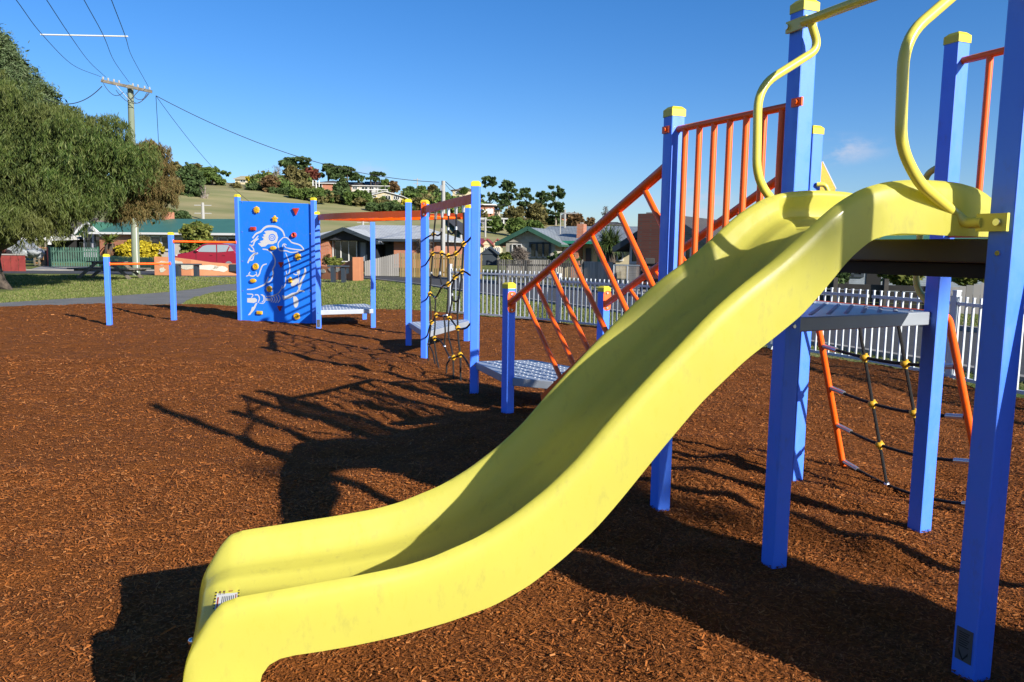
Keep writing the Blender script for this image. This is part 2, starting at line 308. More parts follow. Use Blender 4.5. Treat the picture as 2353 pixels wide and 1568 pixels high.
post('p7', 2.24, -.05); post('p8', 2.14, ang('p8','p9')+.9); post('p9', 2.18, -.10); post('p16', 2.2, -.3); post('p10', 1.20, ang('p10','p12')+1.9); post('p11', 1.16, ang('p10','p12')+1.9)
post('p12', 2.29, rt); post('p13', 2.615, rt); post('p13b', 2.30, rt); post('p14', 2.63, rt); pl15 = post('p15', 2.75, rt, w=.09); post('p17', 2.75, rt)
for k, z_ in (('p12',1.165),('p13',1.165),('p13',1.51),('p14',1.165),('p15',1.51),('p9',.30),('p10',.30),('p5',.29),('p7',.32)):
    r0 = rt if k in ('p12','p13','p14','p15') else 0.
    for sgn in ((1,0),(0,1)):
        fn_ = [np.array([-math.sin(r0), math.cos(r0), 0.])*q for q in (1,-1)]+[np.array([math.cos(r0), math.sin(r0), 0.])*q for q in (1,-1)]
    vis = sorted(fn_, key=lambda n: n@(np.array([0,0,0.])-P[k]), reverse=True)[0]
    MB().tube([at(P[k],z_)+vis*.043, at(P[k],z_)+vis*.052], [.012,.009], 8).build('bolt', M['bolt'], ps, smooth=True)
# chin-up bars
for a, b, z in (('p1','p2',1.13), ('p2','p3',1.565)):
    d = unit(P[b]-P[a]); m = MB(); m.tube([at(P[a]+d*.04, z), at(P[b]-d*.04, z)], .021, 12); m.tube([at(P[a]+d*.04, z), at(P[a]+d*.052, z)], .04, 12); m.tube([at(P[b]-d*.052, z), at(P[b]-d*.04, z)], .04, 12)
    m.build('bar', M['orange'], ps, smooth=True)
# climbing panel with the bird drawing
pu = unit(P['p4']-P['p3']); pn = np.array([pu[1], -pu[0], 0.])           # pn faces the camera
po = P['p3']+pn*(-.005)
PLn = np.linalg.norm(P['p4']-P['p3'])
m = MB(); m.prism([(.045, -.1), (PLn-.045, -.1), (PLn-.045, 2.315), (.045, 2.385)], po, pu, (0,0,1), .025)
panel = m.build('climbing_panel', M['panel'], ps, bevel=.003); panel['label'] = 'blue climbing wall board with a white line drawing of a bird'
def c2p(cx, cy):                                                        # crop coordinates to (t,z) on the panel front
    w = onp((900+cx/2.6125)/1.7407, (740+cy/2.6125)/1.7407, po+pn*.0125, pu); return float((w-po)@pu), float(w[2])
def pw(t, z, off): return po+pu*t+np.array([0, 0, z])+pn*(.0125+off)
def stroke(mb, pts, w, off=.0016, sm=True):
    q = [c2p(*p) for p in pts]; sc = 2.45/1310.; w = w*sc/2
    if sm and len(q) > 2: q = [tuple(a) for a in spline([np.array(a) for a in q], 4)]
    q = [np.array(a, float) for a in q]; L = []; Rr = []
    ws = [w*1.25*(.75+.28*math.sin(math.pi*min(max(i/(len(q)-1), .06), .94)))if len(q) > 2 else w for i in range(len(q))]
    for i in range(len(q)):
        d = q[min(i+1, len(q)-1)]-q[max(i-1, 0)]; d /= np.linalg.norm(d)+1e-9; n = np.array([-d[1], d[0]]); L.append(q[i]+n*ws[i]); Rr.append(q[i]-n*ws[i])
    vs = [pw(*a, off) for a in L]+[pw(*a, off) for a in Rr]; k = len(L); mb.add(vs, [(i, i+k, i+1+k, i+1) for i in range(k-1)])
def fillp(mb, pts, off=.0016, sm=False):
    q = [c2p(*p) for p in pts]
    if sm: q = [tuple(a) for a in spline([np.array(a) for a in q+q[:1]], 4)][:-1]
    tri = tessellate_polygon([[Vector((a[0], a[1], 0)) for a in q]]); mb.add([pw(*a, off) for a in q], [tuple(t) for t in tri])
def ell(cx, cy, a, b, rot=0, n=24): return [(cx+a*math.cos(t)*math.cos(rot)-b*math.sin(t)*math.sin(rot), cy+a*math.cos(t)*math.sin(rot)+b*math.sin(t)*math.cos(rot)) for t in [2*math.pi*i/n for i in range(n)]]
d = MB()
for pts, w in [([(288,558),(325,512),(375,488),(410,452),(450,434),(520,435),(572,456),(605,488),(624,538)],17), ([(348,532),(318,568),(272,602)],12), ([(350,562),(312,590),(292,634),(256,628)],12), ([(262,630),(298,668),(300,690),(316,697)],10), ([(246,664),(272,692),(316,698)],13),
   ([(611,549),(580,578),(556,612),(560,655),(575,686),(640,690),(690,706),(766,700)],10), ([(611,549),(645,552),(675,578),(700,603),(765,622),(800,642),(823,682),(775,680),(700,670),(640,658)],11), ([(643,628),(618,618),(602,636),(608,660)],9), ([(618,622),(630,650),(660,664)],8),
   ([(393,672),(440,678),(480,702),(510,745),(525,790),(520,838),(500,885),(505,925),(490,980),(470,1008),(440,1022)],12), ([(452,962),(425,1030),(370,1062),(300,1088),(230,1093)],12), ([(634,712),(660,780),(676,840),(676,905),(650,938),(638,898)],9), ([(650,938),(634,962),(636,1010),(622,1062),(594,1080),(600,1050)],8), ([(590,1085),(562,1128),(520,1155)],8),
   ([(436,826),(395,842),(372,890),(360,930),(340,955),(322,935)],12), ([(335,950),(325,908)],9), ([(322,940),(290,955),(250,940),(262,910)],11), ([(222,955),(250,945)],10), ([(345,713),(300,728),(262,770),(238,818)],17), ([(300,740),(290,780),(262,790)],13),
   ([(230,1140),(292,1147),(276,1180)],9), ([(312,1150),(345,1152),(360,1190),(345,1232)],11), ([(375,1146),(402,1165),(405,1205),(385,1228)],9), ([(388,1145),(415,1170),(418,1212),(398,1238),(360,1236)],8), ([(430,1165),(500,1160),(562,1130)],8),
   ([(480,1168),(495,1200),(480,1226)],9), ([(505,1160),(522,1200),(500,1230)],9), ([(530,1155),(548,1198),(525,1234)],9), ([(556,1148),(577,1190),(552,1234)],9), ([(834,868),(840,905),(820,960),(790,1015),(775,1070)],18), ([(714,930),(745,940),(768,925)],9), ([(768,930),(772,990),(765,1030),(770,1080)],9), ([(768,1105),(830,1112)],18)]: stroke(d, pts, w)
fillp(d, [(410,487),(445,478),(500,478),(540,500),(556,550),(542,600),(500,620),(450,620),(420,644),(382,648),(343,612),(378,604),(362,590),(398,578),(405,565),(385,545),(412,540),(398,520),(428,510)])
fillp(d, [(345,708),(318,712),(290,738),(262,770),(300,745)]); fillp(d, [(232,1184),(315,1182),(336,1200),(330,1224),(300,1235),(232,1228)]); fillp(d, [(340,1230),(318,1240),(300,1275),(282,1278),(270,1320),(240,1362),(262,1360),(302,1312),(316,1290)])
fillp(d, [(430,1185),(478,1188),(478,1212),(430,1210)]); fillp(d, [(595,1156),(640,1162),(700,1130),(745,1122),(768,1088),(800,1010),(812,1012),(782,1092),(770,1130),(720,1160),(690,1182),(612,1202)])
fillp(d, ell(768,910,17,30), sm=True); fillp(d, ell(728,1018,28,50,.7), sm=True); fillp(d, [(712,1165),(745,1170),(768,1210),(762,1260),(742,1284),(722,1268),(716,1215)], sm=True)
d.build('bird_drawing', M['white'], panel)
d = MB()
for r, w in ((36, 9), (18, 7)):
    o1 = ell(493, 550, r, r*1.05); o2 = ell(493, 550, r-w, (r-w)*1.05); k = len(o1); d.add([pw(*c2p(*a), .0026) for a in o1]+[pw(*c2p(*a), .0026) for a in o2], [(i, (i+1) % k, (i+1) % k+k, i+k) for i in range(k)])
d.build('bird_eye_ring', M['panel'], panel)
def hold(cx, cy, r, kind, mt):
    t, z = c2p(cx, cy); sc = 2.45/1310.; r = r*sc; mb = MB(); c = pw(t, z, 0)
    def ringp(f, off, s=1.): return [c+pu*f(a)*math.cos(a)*s+np.array([0, 0, 1])*f(a)*math.sin(a)*s+pn*off for a in [2*math.pi*i/40 for i in range(40)]]
    f = {'flower': lambda a: r*(.90+.10*math.cos(8*a)), 'star': lambda a: r*(.80+.20*math.cos(5*(a-math.pi/2))), 'disc': lambda a: r, 'ring': lambda a: r, 'oval': lambda a: r/math.sqrt(math.cos(a)**2+(math.sin(a)/.6)**2),
         'slab': lambda a: r*min(1/max(abs(math.cos(a)), .01), .52/max(abs(math.sin(a)), .01)), 'tri': lambda a: r*.62/max(math.cos((a+math.pi/2) % (2*math.pi/3)-math.pi/3), .2)*1.0}[kind]
    ls = [(1, 0), (1, .022), (.93, .034), (.6, .04 if kind != 'disc' else .036)]
    if kind == 'disc': ls += [(.55, .026), (.3, .026), (.25, .034), (.05, .034)]
    elif kind == 'ring': ls = [(1, 0), (.98, .03), (.75, .045), (.45, .03), (.38, .004), (.02, .004)]
    else: ls += [(.2, .04), (.16, .03), (.02, .03)]
    vs = []
    for s, o2 in ls: vs += ringp(f, o2, s)
    mb.add(vs, [(j*40+i, j*40+(i+1) % 40, (j+1)*40+(i+1) % 40, (j+1)*40+i) for j in range(len(ls)-1) for i in range(40)]); h = mb.build('climbing_hold', mt, panel, smooth=True)
Y, Rd = M['yhold'], M['rhold']
for a in [(335,262,38,'flower',Y),(743,268,38,'tri',Rd),(525,357,36,'star',Y),(298,457,34,'slab',Rd),(725,525,28,'ring',Rd),(507,660,36,'oval',Y),(767,752,38,'flower',Y),(325,853,35,'disc',Y),(590,826,30,'tri',Rd),(298,1002,37,'oval',Y),(688,994,32,'star',Y),(468,1088,37,'flower',Y),(578,1283,30,'tri',Rd),(365,1335,34,'slab',Y),(755,1373,36,'disc',Y)]: hold(*a)
for x, y in [(182,180),(180,490),(182,798),(187,1108),(893,205),(893,510),(893,808),(895,1108)]: t, z = c2p(x, y); MB().tube([pw(t, z, 0), pw(t, z, .008)], .013, 8).build('bolt', M['bolt'], panel, smooth=True)
# id plates
def plate(o, c, ux, n, w, h):
    mb = MB(); mb.prism([(-w/2,-h/2),(w/2,-h/2),(w/2,h/2),(-w/2,h/2)], c+n*.002, ux, (0,0,1), .003); q = mb.build('id_plate', M['greyplate'], o)
    k = MB()
    for i in range(7): k.prism([(-w*.32,-.0015),(w*(.32-.06*(i%3)),-.0015),(w*(.32-.06*(i%3)),.0015),(-w*.32,.0015)], c+n*.0045+[0,0,h*(.38-.07*i)], ux, (0,0,1), .001)
    k.prism([(-w*.32,h*-.12),(0,h*-.42),(w*.3,h*-.18),(w*.3,h*-.28),(0,h*-.5+.003),(-w*.25,h*-.3)], c+n*.0045, ux, (0,0,1), .001)
    k.build('print', M['black'], q)
c8, s8 = math.cos(.08), math.sin(.08); plate(pl5, P['p5']+np.array([s8, -c8, 0])*.043+[0,0,.10], (c8, s8, 0), np.array([s8, -c8, 0]), .06, .14)
ux = unit(P['p15']-P['p13']); nn = -np.array([-ux[1], ux[0], 0]); nn = nn if nn[0] < 0 else -nn
plate(pl15, P['p15']+nn*.045+[0,0,.12], tuple(ux), nn, .062, .12)

# decks
def deck(poly, top, th, name='deck', mt='deck', studs=True, label=None):
    poly = [np.array(p[:2], float) for p in poly]
    ar = sum(poly[i][0]*poly[(i+1) % len(poly)][1]-poly[(i+1) % len(poly)][0]*poly[i][1] for i in range(len(poly)))
    if ar < 0: poly = poly[::-1]
    mb = MB().prism([tuple(p) for p in poly], (0,0,top-th/2), (1,0,0), (0,1,0), th)
    if studs:
        x0, y0 = np.min(poly, 0); x1, y1 = np.max(poly, 0); e = unit(list(poly[1]-poly[0])+[0])[:2]; f = np.array([-e[1], e[0]]); cc = sum(poly)/len(poly)
        for i in range(-14, 15):
            for j in range(-14, 15):
                p = cc+e*(i*.095+(.0 if j % 2 else .0475))+f*j*.062; ok = True
                for k in range(len(poly)):
                    a, b2 = poly[k], poly[(k+1) % len(poly)]; dd = b2-a; dd = dd/np.linalg.norm(dd)
                    if dd[0]*(p-a)[1]-dd[1]*(p-a)[0] < .055: ok = False; break
                if ok: mb.tube([(p[0], p[1], top-.001), (p[0], p[1], top+.005)], [.017, .010], 8)
    o = mb.build(name, M[mt], ps, bevel=.006)
    if label: o['label'] = label
    return o
e45 = lambda k, dx, dy: P[k][:2]+np.array([dx, dy])
deck([e45('p4',.06,-.05), e45('p5',0,-.03), e45('p6',.03,-.03), e45('p6',-.25,1.0), e45('p6b',.0,0), e45('p4',.06,.6)], .335, .085, label='low grey step platform beside the climbing panel')
deck([P['p7'][:2], P['p8'][:2], P['p16'][:2]+[.05,-.25], P['p16'][:2]], .355, .085, label='low grey step platform behind the rope net')
deck([P['p9'][:2], P['p10'][:2], G(1270,878,.33)[:2], P['p11'][:2]+[.1,-.3], P['p11'][:2], G(1222,828,.33)[:2]], .335, .075, label='low grey step platform at the foot of the ramp')
deck([P['p12'][:2], P['p13'][:2], P['p14'][:2], P['p13b'][:2]], 1.2, .07, label='grey middle deck')
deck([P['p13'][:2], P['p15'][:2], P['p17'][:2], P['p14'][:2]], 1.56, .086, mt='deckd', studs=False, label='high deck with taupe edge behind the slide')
q = MB(); hd = [P['p13'][:2], P['p15'][:2], P['p17'][:2], P['p14'][:2]]; cc = sum(hd)/4; q.prism([tuple(cc+(p-cc)*.93) for p in hd][::-1], (0,0,1.445), (1,0,0), (0,1,0), .05).build('under_frame', M['rubber'], ps)

# overhead ladder: curved rails and rungs
def arc(a, b, bul, n=22):
    d = b-a; nn2 = np.array([d[1], -d[0], 0])/np.linalg.norm(d); nn2 = nn2 if nn2[0] < 0 else -nn2
    return [a+d*(i/n)+nn2*bul*4*(i/n)*(1-i/n) for i in range(n+1)]
ra = spline([(-3.53,14.2,2.03),(-3.35,13.9,2.03),(-3.12,13.6,2.03),(-2.85,13.32,2.03),(-2.5,13.0,2.03),(-2.1,12.66,2.03),(-1.72,12.36,2.03),(-1.36,12.07,2.03)], 3)
rb = []
for i in range(len(ra)):
    t_ = ra[min(i+1, len(ra)-1)]-ra[max(i-1, 0)]; t_ /= np.linalg.norm(t_); rb.append(ra[i]+np.array([-t_[1], t_[0], 0])*.93)
m = MB()
for i in range(len(ra)-1): m.beam(ra[i]-(ra[i+1]-ra[i])*.02, ra[i+1]+(ra[i+1]-ra[i])*.02, .042, .10)
ladr = m.build('overhead_ladder_rail', M['orange'], ps); m = MB()
for i in range(len(rb)-1): m.beam(rb[i]-(rb[i+1]-rb[i])*.02, rb[i+1]+(rb[i+1]-rb[i])*.02, .042, .10)
m.build('overhead_ladder_rail', M['orange'], ps)
for i in range(10):
    k = 1.5+i*2.1; a = ra[int(k)]+(ra[min(int(k)+1,21)]-ra[int(k)])*(k % 1); b2 = rb[int(k)]+(rb[min(int(k)+1,21)]-rb[int(k)])*(k % 1); dd = unit(b2-a)
    MB().tube([a+dd*.015-[0,0,.035], b2-dd*.015-[0,0,.035]], .019, 10).build('rung', M['orange'], ps, smooth=True)
for c_ in (ra[-1], rb[-1]): MB().box(c_+[.03,-.025,0], (.09,.05,.105), rz=-.7).build('end_block', M['rubber'], ps, bevel=.006)

# beam with rope net between p8 and p9
bd = unit(P['p9']-P['p8']); bmz = 2.015
m = MB(); m.beam(at(P['p8']+bd*.05, bmz), at(P['p9']-bd*.05, bmz), .05, .095)
bm = m.build('net_beam', M['orange'], ps, bevel=.004)
def oval_plate(c, ux, n, w, h, th=.008):
    pts = []
    for i in range(24):
        a = 2*math.pi*i/24; x = math.copysign(abs(math.cos(a))**.45, math.cos(a))*w/2; z = math.copysign(abs(math.sin(a))**.45, math.sin(a))*h/2; pts.append((x, z))
    mb = MB(); mb.prism(pts, c+n*th/2, ux, (0,0,1), th); return mb
def boltz(c, n, zs, par, r=.011):
    for z in zs: MB().tube([c+np.array([0,0,z]), c+np.array([0,0,z])+n*.010], r, 8).build('bolt', M['bolt'], par, smooth=True)
cf = np.array([-.1, -.995, 0]); cfu = np.array([.995, -.1, 0])
o = oval_plate(at(P['p8'],2.02)+cf*.052, cfu, cf, .075, .19).build('bracket', M['orange'], ps, smooth=True); boltz(at(P['p8'],2.02)+cf*.06, cf, (-.07,.07), o)
def cn(x, y):
    return onp((1600+x/1.96)/1.7407, (800+y/1.96)/1.7407, P['p8']+bd*0, bd)
ropes = [[(282,100),(265,270),(257,420),(245,575),(240,655),(233,735),(240,850),(243,960),(232,1060),(222,1130),(222,1262)],
 [(330,90),(327,230),(322,300),(325,418),(316,500),(313,575),(322,640),(333,678)], [(380,70),(378,230),(375,330),(378,437),(376,560),(377,660),(375,800),(365,905)],
 [(440,60),(440,225),(430,330),(438,420),(432,510),(428,605),(405,700),(405,800),(385,925),(380,1060),(400,1150),(415,1235),(420,1405)],
 [(498,50),(500,200),(498,345),(485,558),(470,700),(452,860),(453,1005),(460,1120),(472,1213),(475,1420)], [(278,765),(277,840),(275,903),(274,1000),(268,1085),(285,1230),(310,1345)], [(345,915),(355,1030),(350,1150),(390,1240),(368,1290),(362,1375)], [(228,1140),(258,1200),(275,1285)],
 [(187,312),(220,290),(262,270),(295,280),(318,265),(326,240)], [(378,240),(405,268),(438,232)], [(190,527),(225,470),(257,420),(290,417),(325,417),(350,428),(378,437),(410,434),(438,420),(468,395),(498,345),(530,325),(557,293)],
 [(245,580),(262,600),(295,605),(313,580)], [(187,797),(210,775),(233,735),(258,750),(278,765),(305,725),(333,678),(377,660),(402,640),(428,605),(457,585),(485,558),(520,570),(550,592)],
 [(408,745),(415,785),(435,798),(455,785),(458,765)], [(190,1092),(215,1060),(230,1000),(245,960),(262,945),(283,903),(315,912),(345,912),(385,923),(420,965),(453,1005),(490,1012),(525,1000),(555,965)],
 [(222,1130),(245,1125),(268,1085),(310,1100),(350,1150)], [(390,1240),(420,1235),(450,1228),(472,1213),(500,1230),(548,1312)]]
rp = MB()
for r_ in ropes: rp.tube(spline([cn(*q) for q in r_], 4), .0105, 8)
net = rp.build('climbing_net', M['rope'], ps, smooth=True)
net['label'] = 'black rope climbing net with yellow joints hanging under the orange beam'
def knuckle(p, par, r=.028):
    MB().ball(p, (r*1.15, r, r*.85)).tube([p+np.array([0,0,-r*1.05]), p+np.array([0,0,r*1.05])], .0155, 8).build('rope_joint', M['yhold'], par, smooth=True)
for q in [(262,270),(498,345),(257,420),(325,417),(378,437),(438,420),(485,558),(428,605),(377,660),(233,735),(283,903),(385,923),(247,960),(453,1005),(270,1085),(420,1235),(472,1213)]: knuckle(cn(*q), net)
for a, b2 in [((327,222),(326,248)),((378,218),(378,245)),((440,210),(440,236)),((245,563),(245,592)),((313,563),(313,592)),((408,732),(408,758)),((458,755),(458,780)),((222,1120),(222,1145))]: MB().tube([cn(*a), cn(*b2)], .0165, 10).build('ferrule', M['steel'], net, smooth=True)
for q in [(333,678),(278,765),(345,912),(366,905),(350,1150),(390,1240)]: MB().ball(cn(*q), .019).build('ferrule', M['steel'], net, smooth=True)
for a, b2 in [((282,88),(278,150)),((331,70),(330,138)),((380,52),(380,125)),((441,55),(440,112)),((499,38),(498,98))]:
    top = cn(*a); top[2] = bmz-.045; MB().tube([top, cn(*b2)], .019, 10).build('rope_socket', M['steel'], net, smooth=True)
for z0 in [(185,312),(190,527),(187,797),(190,1092)]:
    p = cn(*z0); sd = np.array([-.2,-.98,0]); MB().box(p+np.array([.0,-.02,0]), (.05,.02,.022)).tube([p, p+bd*.07+[0,0,.015]], .013, 8).build('rope_lug', M['steel'], net, smooth=True)

# ramp rails between p10/p12 and p11/p13b, slanted balusters
def ramp_side(a, b, za, zb, fza, fzb, tops, leans):
    pa, pb = P[a], P[b]; dd = unit(pb-pa); L = np.linalg.norm(pb-pa); sl = (zb-za)/L
    m = MB(); m.tube([at(pa+dd*.055, za), at(pb-dd*.05, zb)], .03, 14); rl = m.build('ramp_handrail', M['orange'], ps, smooth=True)
    ta, tb2 = .88, L-.30; MB().beam(at(pa+dd*ta, fza), at(pa+dd*tb2, fzb), .04, .07).build('ramp_stringer', M['orange'], ps, bevel=.004)
    for t, lean in zip(tops, leans):
        z = za+sl*t; l = 1; tb = t; 
        for k in range(400):
            tb = t+k*.005; zz = z-(tb-t)*lean; fz = fza+(fzb-fza)*(tb-ta)/(tb2-ta)
            if zz <= fz+.02 or tb > L-.06: break
        MB().tube([at(pa+dd*(t-.012), z-.01), at(pa+dd*t, z-.03), at(pa+dd*tb, zz)], [.012, .0185, .0185], 10).build('baluster', M['orange'], rl, smooth=True)
ramp_side('p10', 'p12', 1.025, 1.98, .30, 1.17, (.357,.67,1.0,1.36,1.73,2.13,2.46), (.71,.74,.79,.85,.93,1.03,1.1))
ramp_side('p11', 'p13b', 1.00, 2.10, .30, 1.17, (.45,.85,1.2,1.55,1.9,2.2), (.7,.74,.8,.86,.92,1.))
for k in ('p10', 'p11'):
    dd = unit(P['p12']-P['p10']); n2 = cfu*0+np.array([.28,-.96,0]); u2 = np.array([.96,.28,0])
    o = oval_plate(at(P[k],1.03)+n2*.046+u2*.012, u2, n2, .078, .19).build('bracket', M['orange'], ps, smooth=True); boltz(at(P[k],1.03)+n2*.054+u2*.012, n2, (-.07,.07), o)
a0, b0 = P['p10'], P['p12']; a1, b1 = P['p11'], P['p13b']
for i in range(9):
    t = .34+i*.065; pA = a0+(b0-a0)*t; pB = a1+(b1-a1)*t; z = .33+(1.17-.33)*(t-.32)/.57; dd = unit(pB-pA); fw = unit(b0-a0)
    MB().beam(at(pA+dd*.03, z), at(pB-dd*.03, z), .16, .035).build('ramp_tread', M['tread'], ps, bevel=.008)
# guard rails with pickets
def guard(a, b, zt, zb_, n, t0=.07, skipends=0, lugs=True):
    pa, pb = P[a], P[b]; dd = unit(pb-pa); L = np.linalg.norm(pb-pa); m = MB(); m.tube([at(pa+dd*.03, zt), at(pb-dd*.03, zt)], .0185, 12); g = m.build('guard_rail', M['orange'], ps, smooth=True); MB().tube([at(pa+dd*.05, zb_), at(pb-dd*.05, zb_)], .0185, 12).build('bottom_rail', M['orange'], g, smooth=True)
    for i in range(n):
        t = t0+(L-2*t0)*i/(n-1); MB().tube([at(pa+dd*t, zt), at(pa+dd*t, zb_)], .0165, 10).build('picket', M['orange'], g, smooth=True)
    return g
g1 = guard('p12', 'p13', 2.17, 1.24, 7, .10)
for k, s in (('p12',-.01), ('p13',.03)):
    fu = unit(P['p13']-P['p12']); fn = np.array([-fu[1], fu[0], 0]); fn = -fn if fn[0] > 0 else fn
    c = at(P[k]+fu*s, 2.17); MB().beam(c+fn*.046-fu*.03, c+fn*.046+fu*.03, .010, .038).tube([c+fn*.05, c+fn*.062], .012, 8).build('lug', M['orange'], g1)
guard('p14', 'p17', 2.49, 1.61, 5, .19)
# rope-and-frame net at the back of the middle deck
TL = at(P['p13b'], 1.17)+[.07,.03,0]; TR = at(P['p14'], 1.17)+[.09,.06,0]; BL = G(1938,1076); BR = np.array([2.78,4.36,0]); BL[2] = BR[2] = 0
out = unit((BL-TL)*[1,1,0])
fr2 = MB(); rL = fillet([TL-out*.08+[0,0,0], TL+out*.02+[0,0,0], BL+(BL-TL)*.12], .09, 8); rR = fillet([TR-out*.08, TR+out*.02, BR+(BR-TR)*.12], .09, 8)
fr2.tube(rL, .021, 12); fr2.tube(rR, .021, 12); fr2.tube([TL-out*.06+[0,0,.026], TR-out*.06+[0,0,.026]], .006, 8)
ln = fr2.build('net_frame', M['orange'], ps, smooth=True)
def nb(u, v): a = TL+out*.02+(BL-TL-out*.02)*v; b2 = TR+out*.02+(BR-TR-out*.02)*v; return a+(b2-a)*u+np.array([0, 0, -.05*math.sin(math.pi*u)*(.5+v)])
rp = MB(); vs_ = (.24,.49,.72,.95)
for v in vs_:
    rp.tube([nb(u/12, v) for u in range(13)], .0105, 8)
    for e1, e2 in ((.02,.13), (.98,.87)): MB().tube([nb(e1, v), nb(e2, v)], .0165, 10).build('ferrule', M['steel'], ln, smooth=True)
for u in (.36,.66): rp.tube([nb(u, v/12*.95) for v in range(0, 13)], .0105, 8)
rn = rp.build('ladder_rope', M['rope'], ln, smooth=True)
for v in vs_[:3]:
    for u in (.36,.66): 
        p = nb(u, v); MB().ball(p, (.031,.028,.023)).tube([p+[0,0,-.028], p+[0,0,.028]], .016, 8).build('rope_joint', M['yhold'], ln, smooth=True)
for u in (.36,.66): MB().ball(nb(u,.95), .02).build('ferrule', M['steel'], ln, smooth=True)
# yellow loop handles on the back posts, amber pointed panel
def vp(px, py, k, dd): return onp(px, py, P[k], dd)
bk = unit(P['p14']-P['p13b']); 
hk = [vp(2150,379,'p14',out), vp(2135,385,'p14',out)]
q0 = P['p14']+np.array([-.05,0,0]); zt = hk[0][2]
lp = [at(P['p14']+bk*-.03,zt+.01), at(P['p14']-bk*.13,zt-.03)+[.0,.0,0], at(P['p14']-bk*.14,zt-.5), at(P['p14']-bk*.14,1.32), at(P['p14']-bk*.03,1.22)]
MB().tube(fillet(lp, .08, 6), .017, 12).build('grab_handle', M['ytube'], ps, smooth=True)
zb = onp(1868,425,P['p13b'],bk)[2]
lp = [at(P['p13b'],zb)+[.02,-.05,0], at(P['p13b'],zb)+[.07,-.06,.0], at(P['p13b'],zb-.10)+[.12,-.06,0], at(P['p13b'],1.45)+[.12,-.06,0], at(P['p13b'],1.35)+[.03,-.045,0]]
MB().tube(fillet(lp, .05, 6), .015, 12).build('grab_handle', M['ytube'], ps, smooth=True)
a = onp(1874,377,P['p13b']+[0,.02,0],(1,0,0)); tri = [onp(px,py,P['p13b']+[0,.03,0],(1,0,0)) for px, py in ((1876,374),(1888,372),(1919,434),(1918,441),(1913,449),(1876,449))]
m = MB(); m.prism([(p[0], p[2]) for p in tri][::-1], (0,P['p13b'][1]+.03,0), (1,0,0), (0,0,1), .012); pp = m.build('pointed_panel', M['yhold'], ps); pp['label'] = 'amber pointed panel with white edge on the back post'
MB().beam(tri[1]+[.004,0,.002], tri[2]+[.004,0,.0], .014, .005).build('edge_trim', M['white'], pp)

# crossbar and yellow hand loops at the slide mouth
SA = R(197.5); sv = np.array([math.cos(SA), math.sin(SA), 0]); se = np.array([-sv[1], sv[0], 0]); SC = np.array([1.478,3.12,0]); SW = .58; SH = .11
md = unit(P['p15']-P['p13']); fo = np.array([-md[1], md[0], 0]); fo = fo if fo[0] < 0 else -fo
cb = MB(); ca = at(P['p13']+fo*.055-md*.03, 2.505); cb2 = at(P['p15']+fo*.055+md*.03, 2.505)
cb.tube([ca+md*.09, cb2-md*.09], .021, 14)
for c in (ca, cb2): s_ = 1 if c is ca else -1; cb.beam(c-md*.015*s_, c+md*.11*s_, .014, .05)
def onq(px, py, o): return onp(px, py, o, fo)
oL = ca+md*.13; oR = cb2-md*.13
left = [onq(px,py,oL) for px, py in ((1884,55),(1882,112),(1742,200),(1738,420))]; 
left[0] = ca+md*.13; left.append(at(left[3]-fo*.25, left[3][2]-.19)); left.append(at(P['p13']+fo*.06+md*.02, 1.64))
right = [cb2-md*.13, cb2-md*.13+[0,0,-.03]]+[onq(px,py,oR) for px, py in ((2077,88),(2069,335),(2110,420))]+[onp(2195,492,P['p15']+fo*.08,md)]
lug = P['p15']+fo*.06; zl = onp(2300,511,lug,md)[2]; right.append(at(lug-md*.12, zl)); right.append(at(lug-md*.055, zl))
cb.tube(fillet(left, .10, 7), .0185, 14); cb.tube(fillet(right, .10, 7), .0185, 14); cb.beam(at(lug-md*.075, zl), at(lug+md*.035, zl), .012, .06)
hb = cb.build('slide_handrail', M['ytube'], ps, smooth=True)
for q_ in (at(lug+md*.005, zl), ca): MB().tube([q_, q_+fo*.018], .012, 10).build('bolt', M['bolt'], hb, smooth=True)

# ---- slide
cs = np.array([(-.13,1.69),(-.06,1.735),(.05,1.754),(.163,1.757),(.265,1.754),(.364,1.742),(.46,1.715),(.55,1.665),(.61,1.62),(.67,1.567),(.727,1.52),(.784,1.475),(.9,1.395),(1.0,1.315),(1.11,1.21),(1.184,1.14),(1.276,1.05),(1.36,.963),(1.45,.862),(1.55,.775),(1.66,.699),(1.765,.643),(1.91,.594),(2.0,.576),(2.15,.562),(2.24,.556),(2.33,.549),(2.45,.541),(2.49,.53),(2.525,.49),(2.555,.44),(2.58,.395),(2.597,.33),(2.61,.14),(2.63,-.03)])
bb = np.array([(-.13,1.567),(.1,1.568),(.215,1.572),(.317,1.572),(.414,1.552),(.504,1.485),(.592,1.386),(.675,1.302),(.768,1.235),(.886,1.155),(1.037,1.028),(1.18,.875),(1.32,.718),(1.396,.640),(1.502,.555),(1.608,.484),(1.722,.433),(1.864,.400),(2.005,.379),(2.115,.369),(2.226,.364),(2.54,.362),(2.57,.352),(2.588,.30),(2.60,.20),(2.61,.06),(2.62,-.04)])
S_ = np.sort(np.concatenate([np.linspace(-.13, 2.45, 130), np.linspace(.372, .412, 7), np.linspace(2.30, 2.43, 20), np.linspace(2.46, 2.622, 22)])); S_ = S_[np.concatenate([[True], np.diff(S_) > .0035])]
def sm(tab, s, k=.02):
    return sum(np.interp(s+d_, tab[:, 0], tab[:, 1])*w for d_, w in ((-2*k,.1),(-k,.2),(0,.4),(k,.2),(2*k,.1)))
wk_ = np.clip((S_-2.40)/.08, 0, 1); cz = sm(cs, S_, .018)*(1-wk_)+sm(cs, S_, .006)*wk_; bz = sm(bb, S_, .018)*(1-wk_)+sm(bb, S_, .003)*wk_; cz = np.maximum(cz, bz+.036)
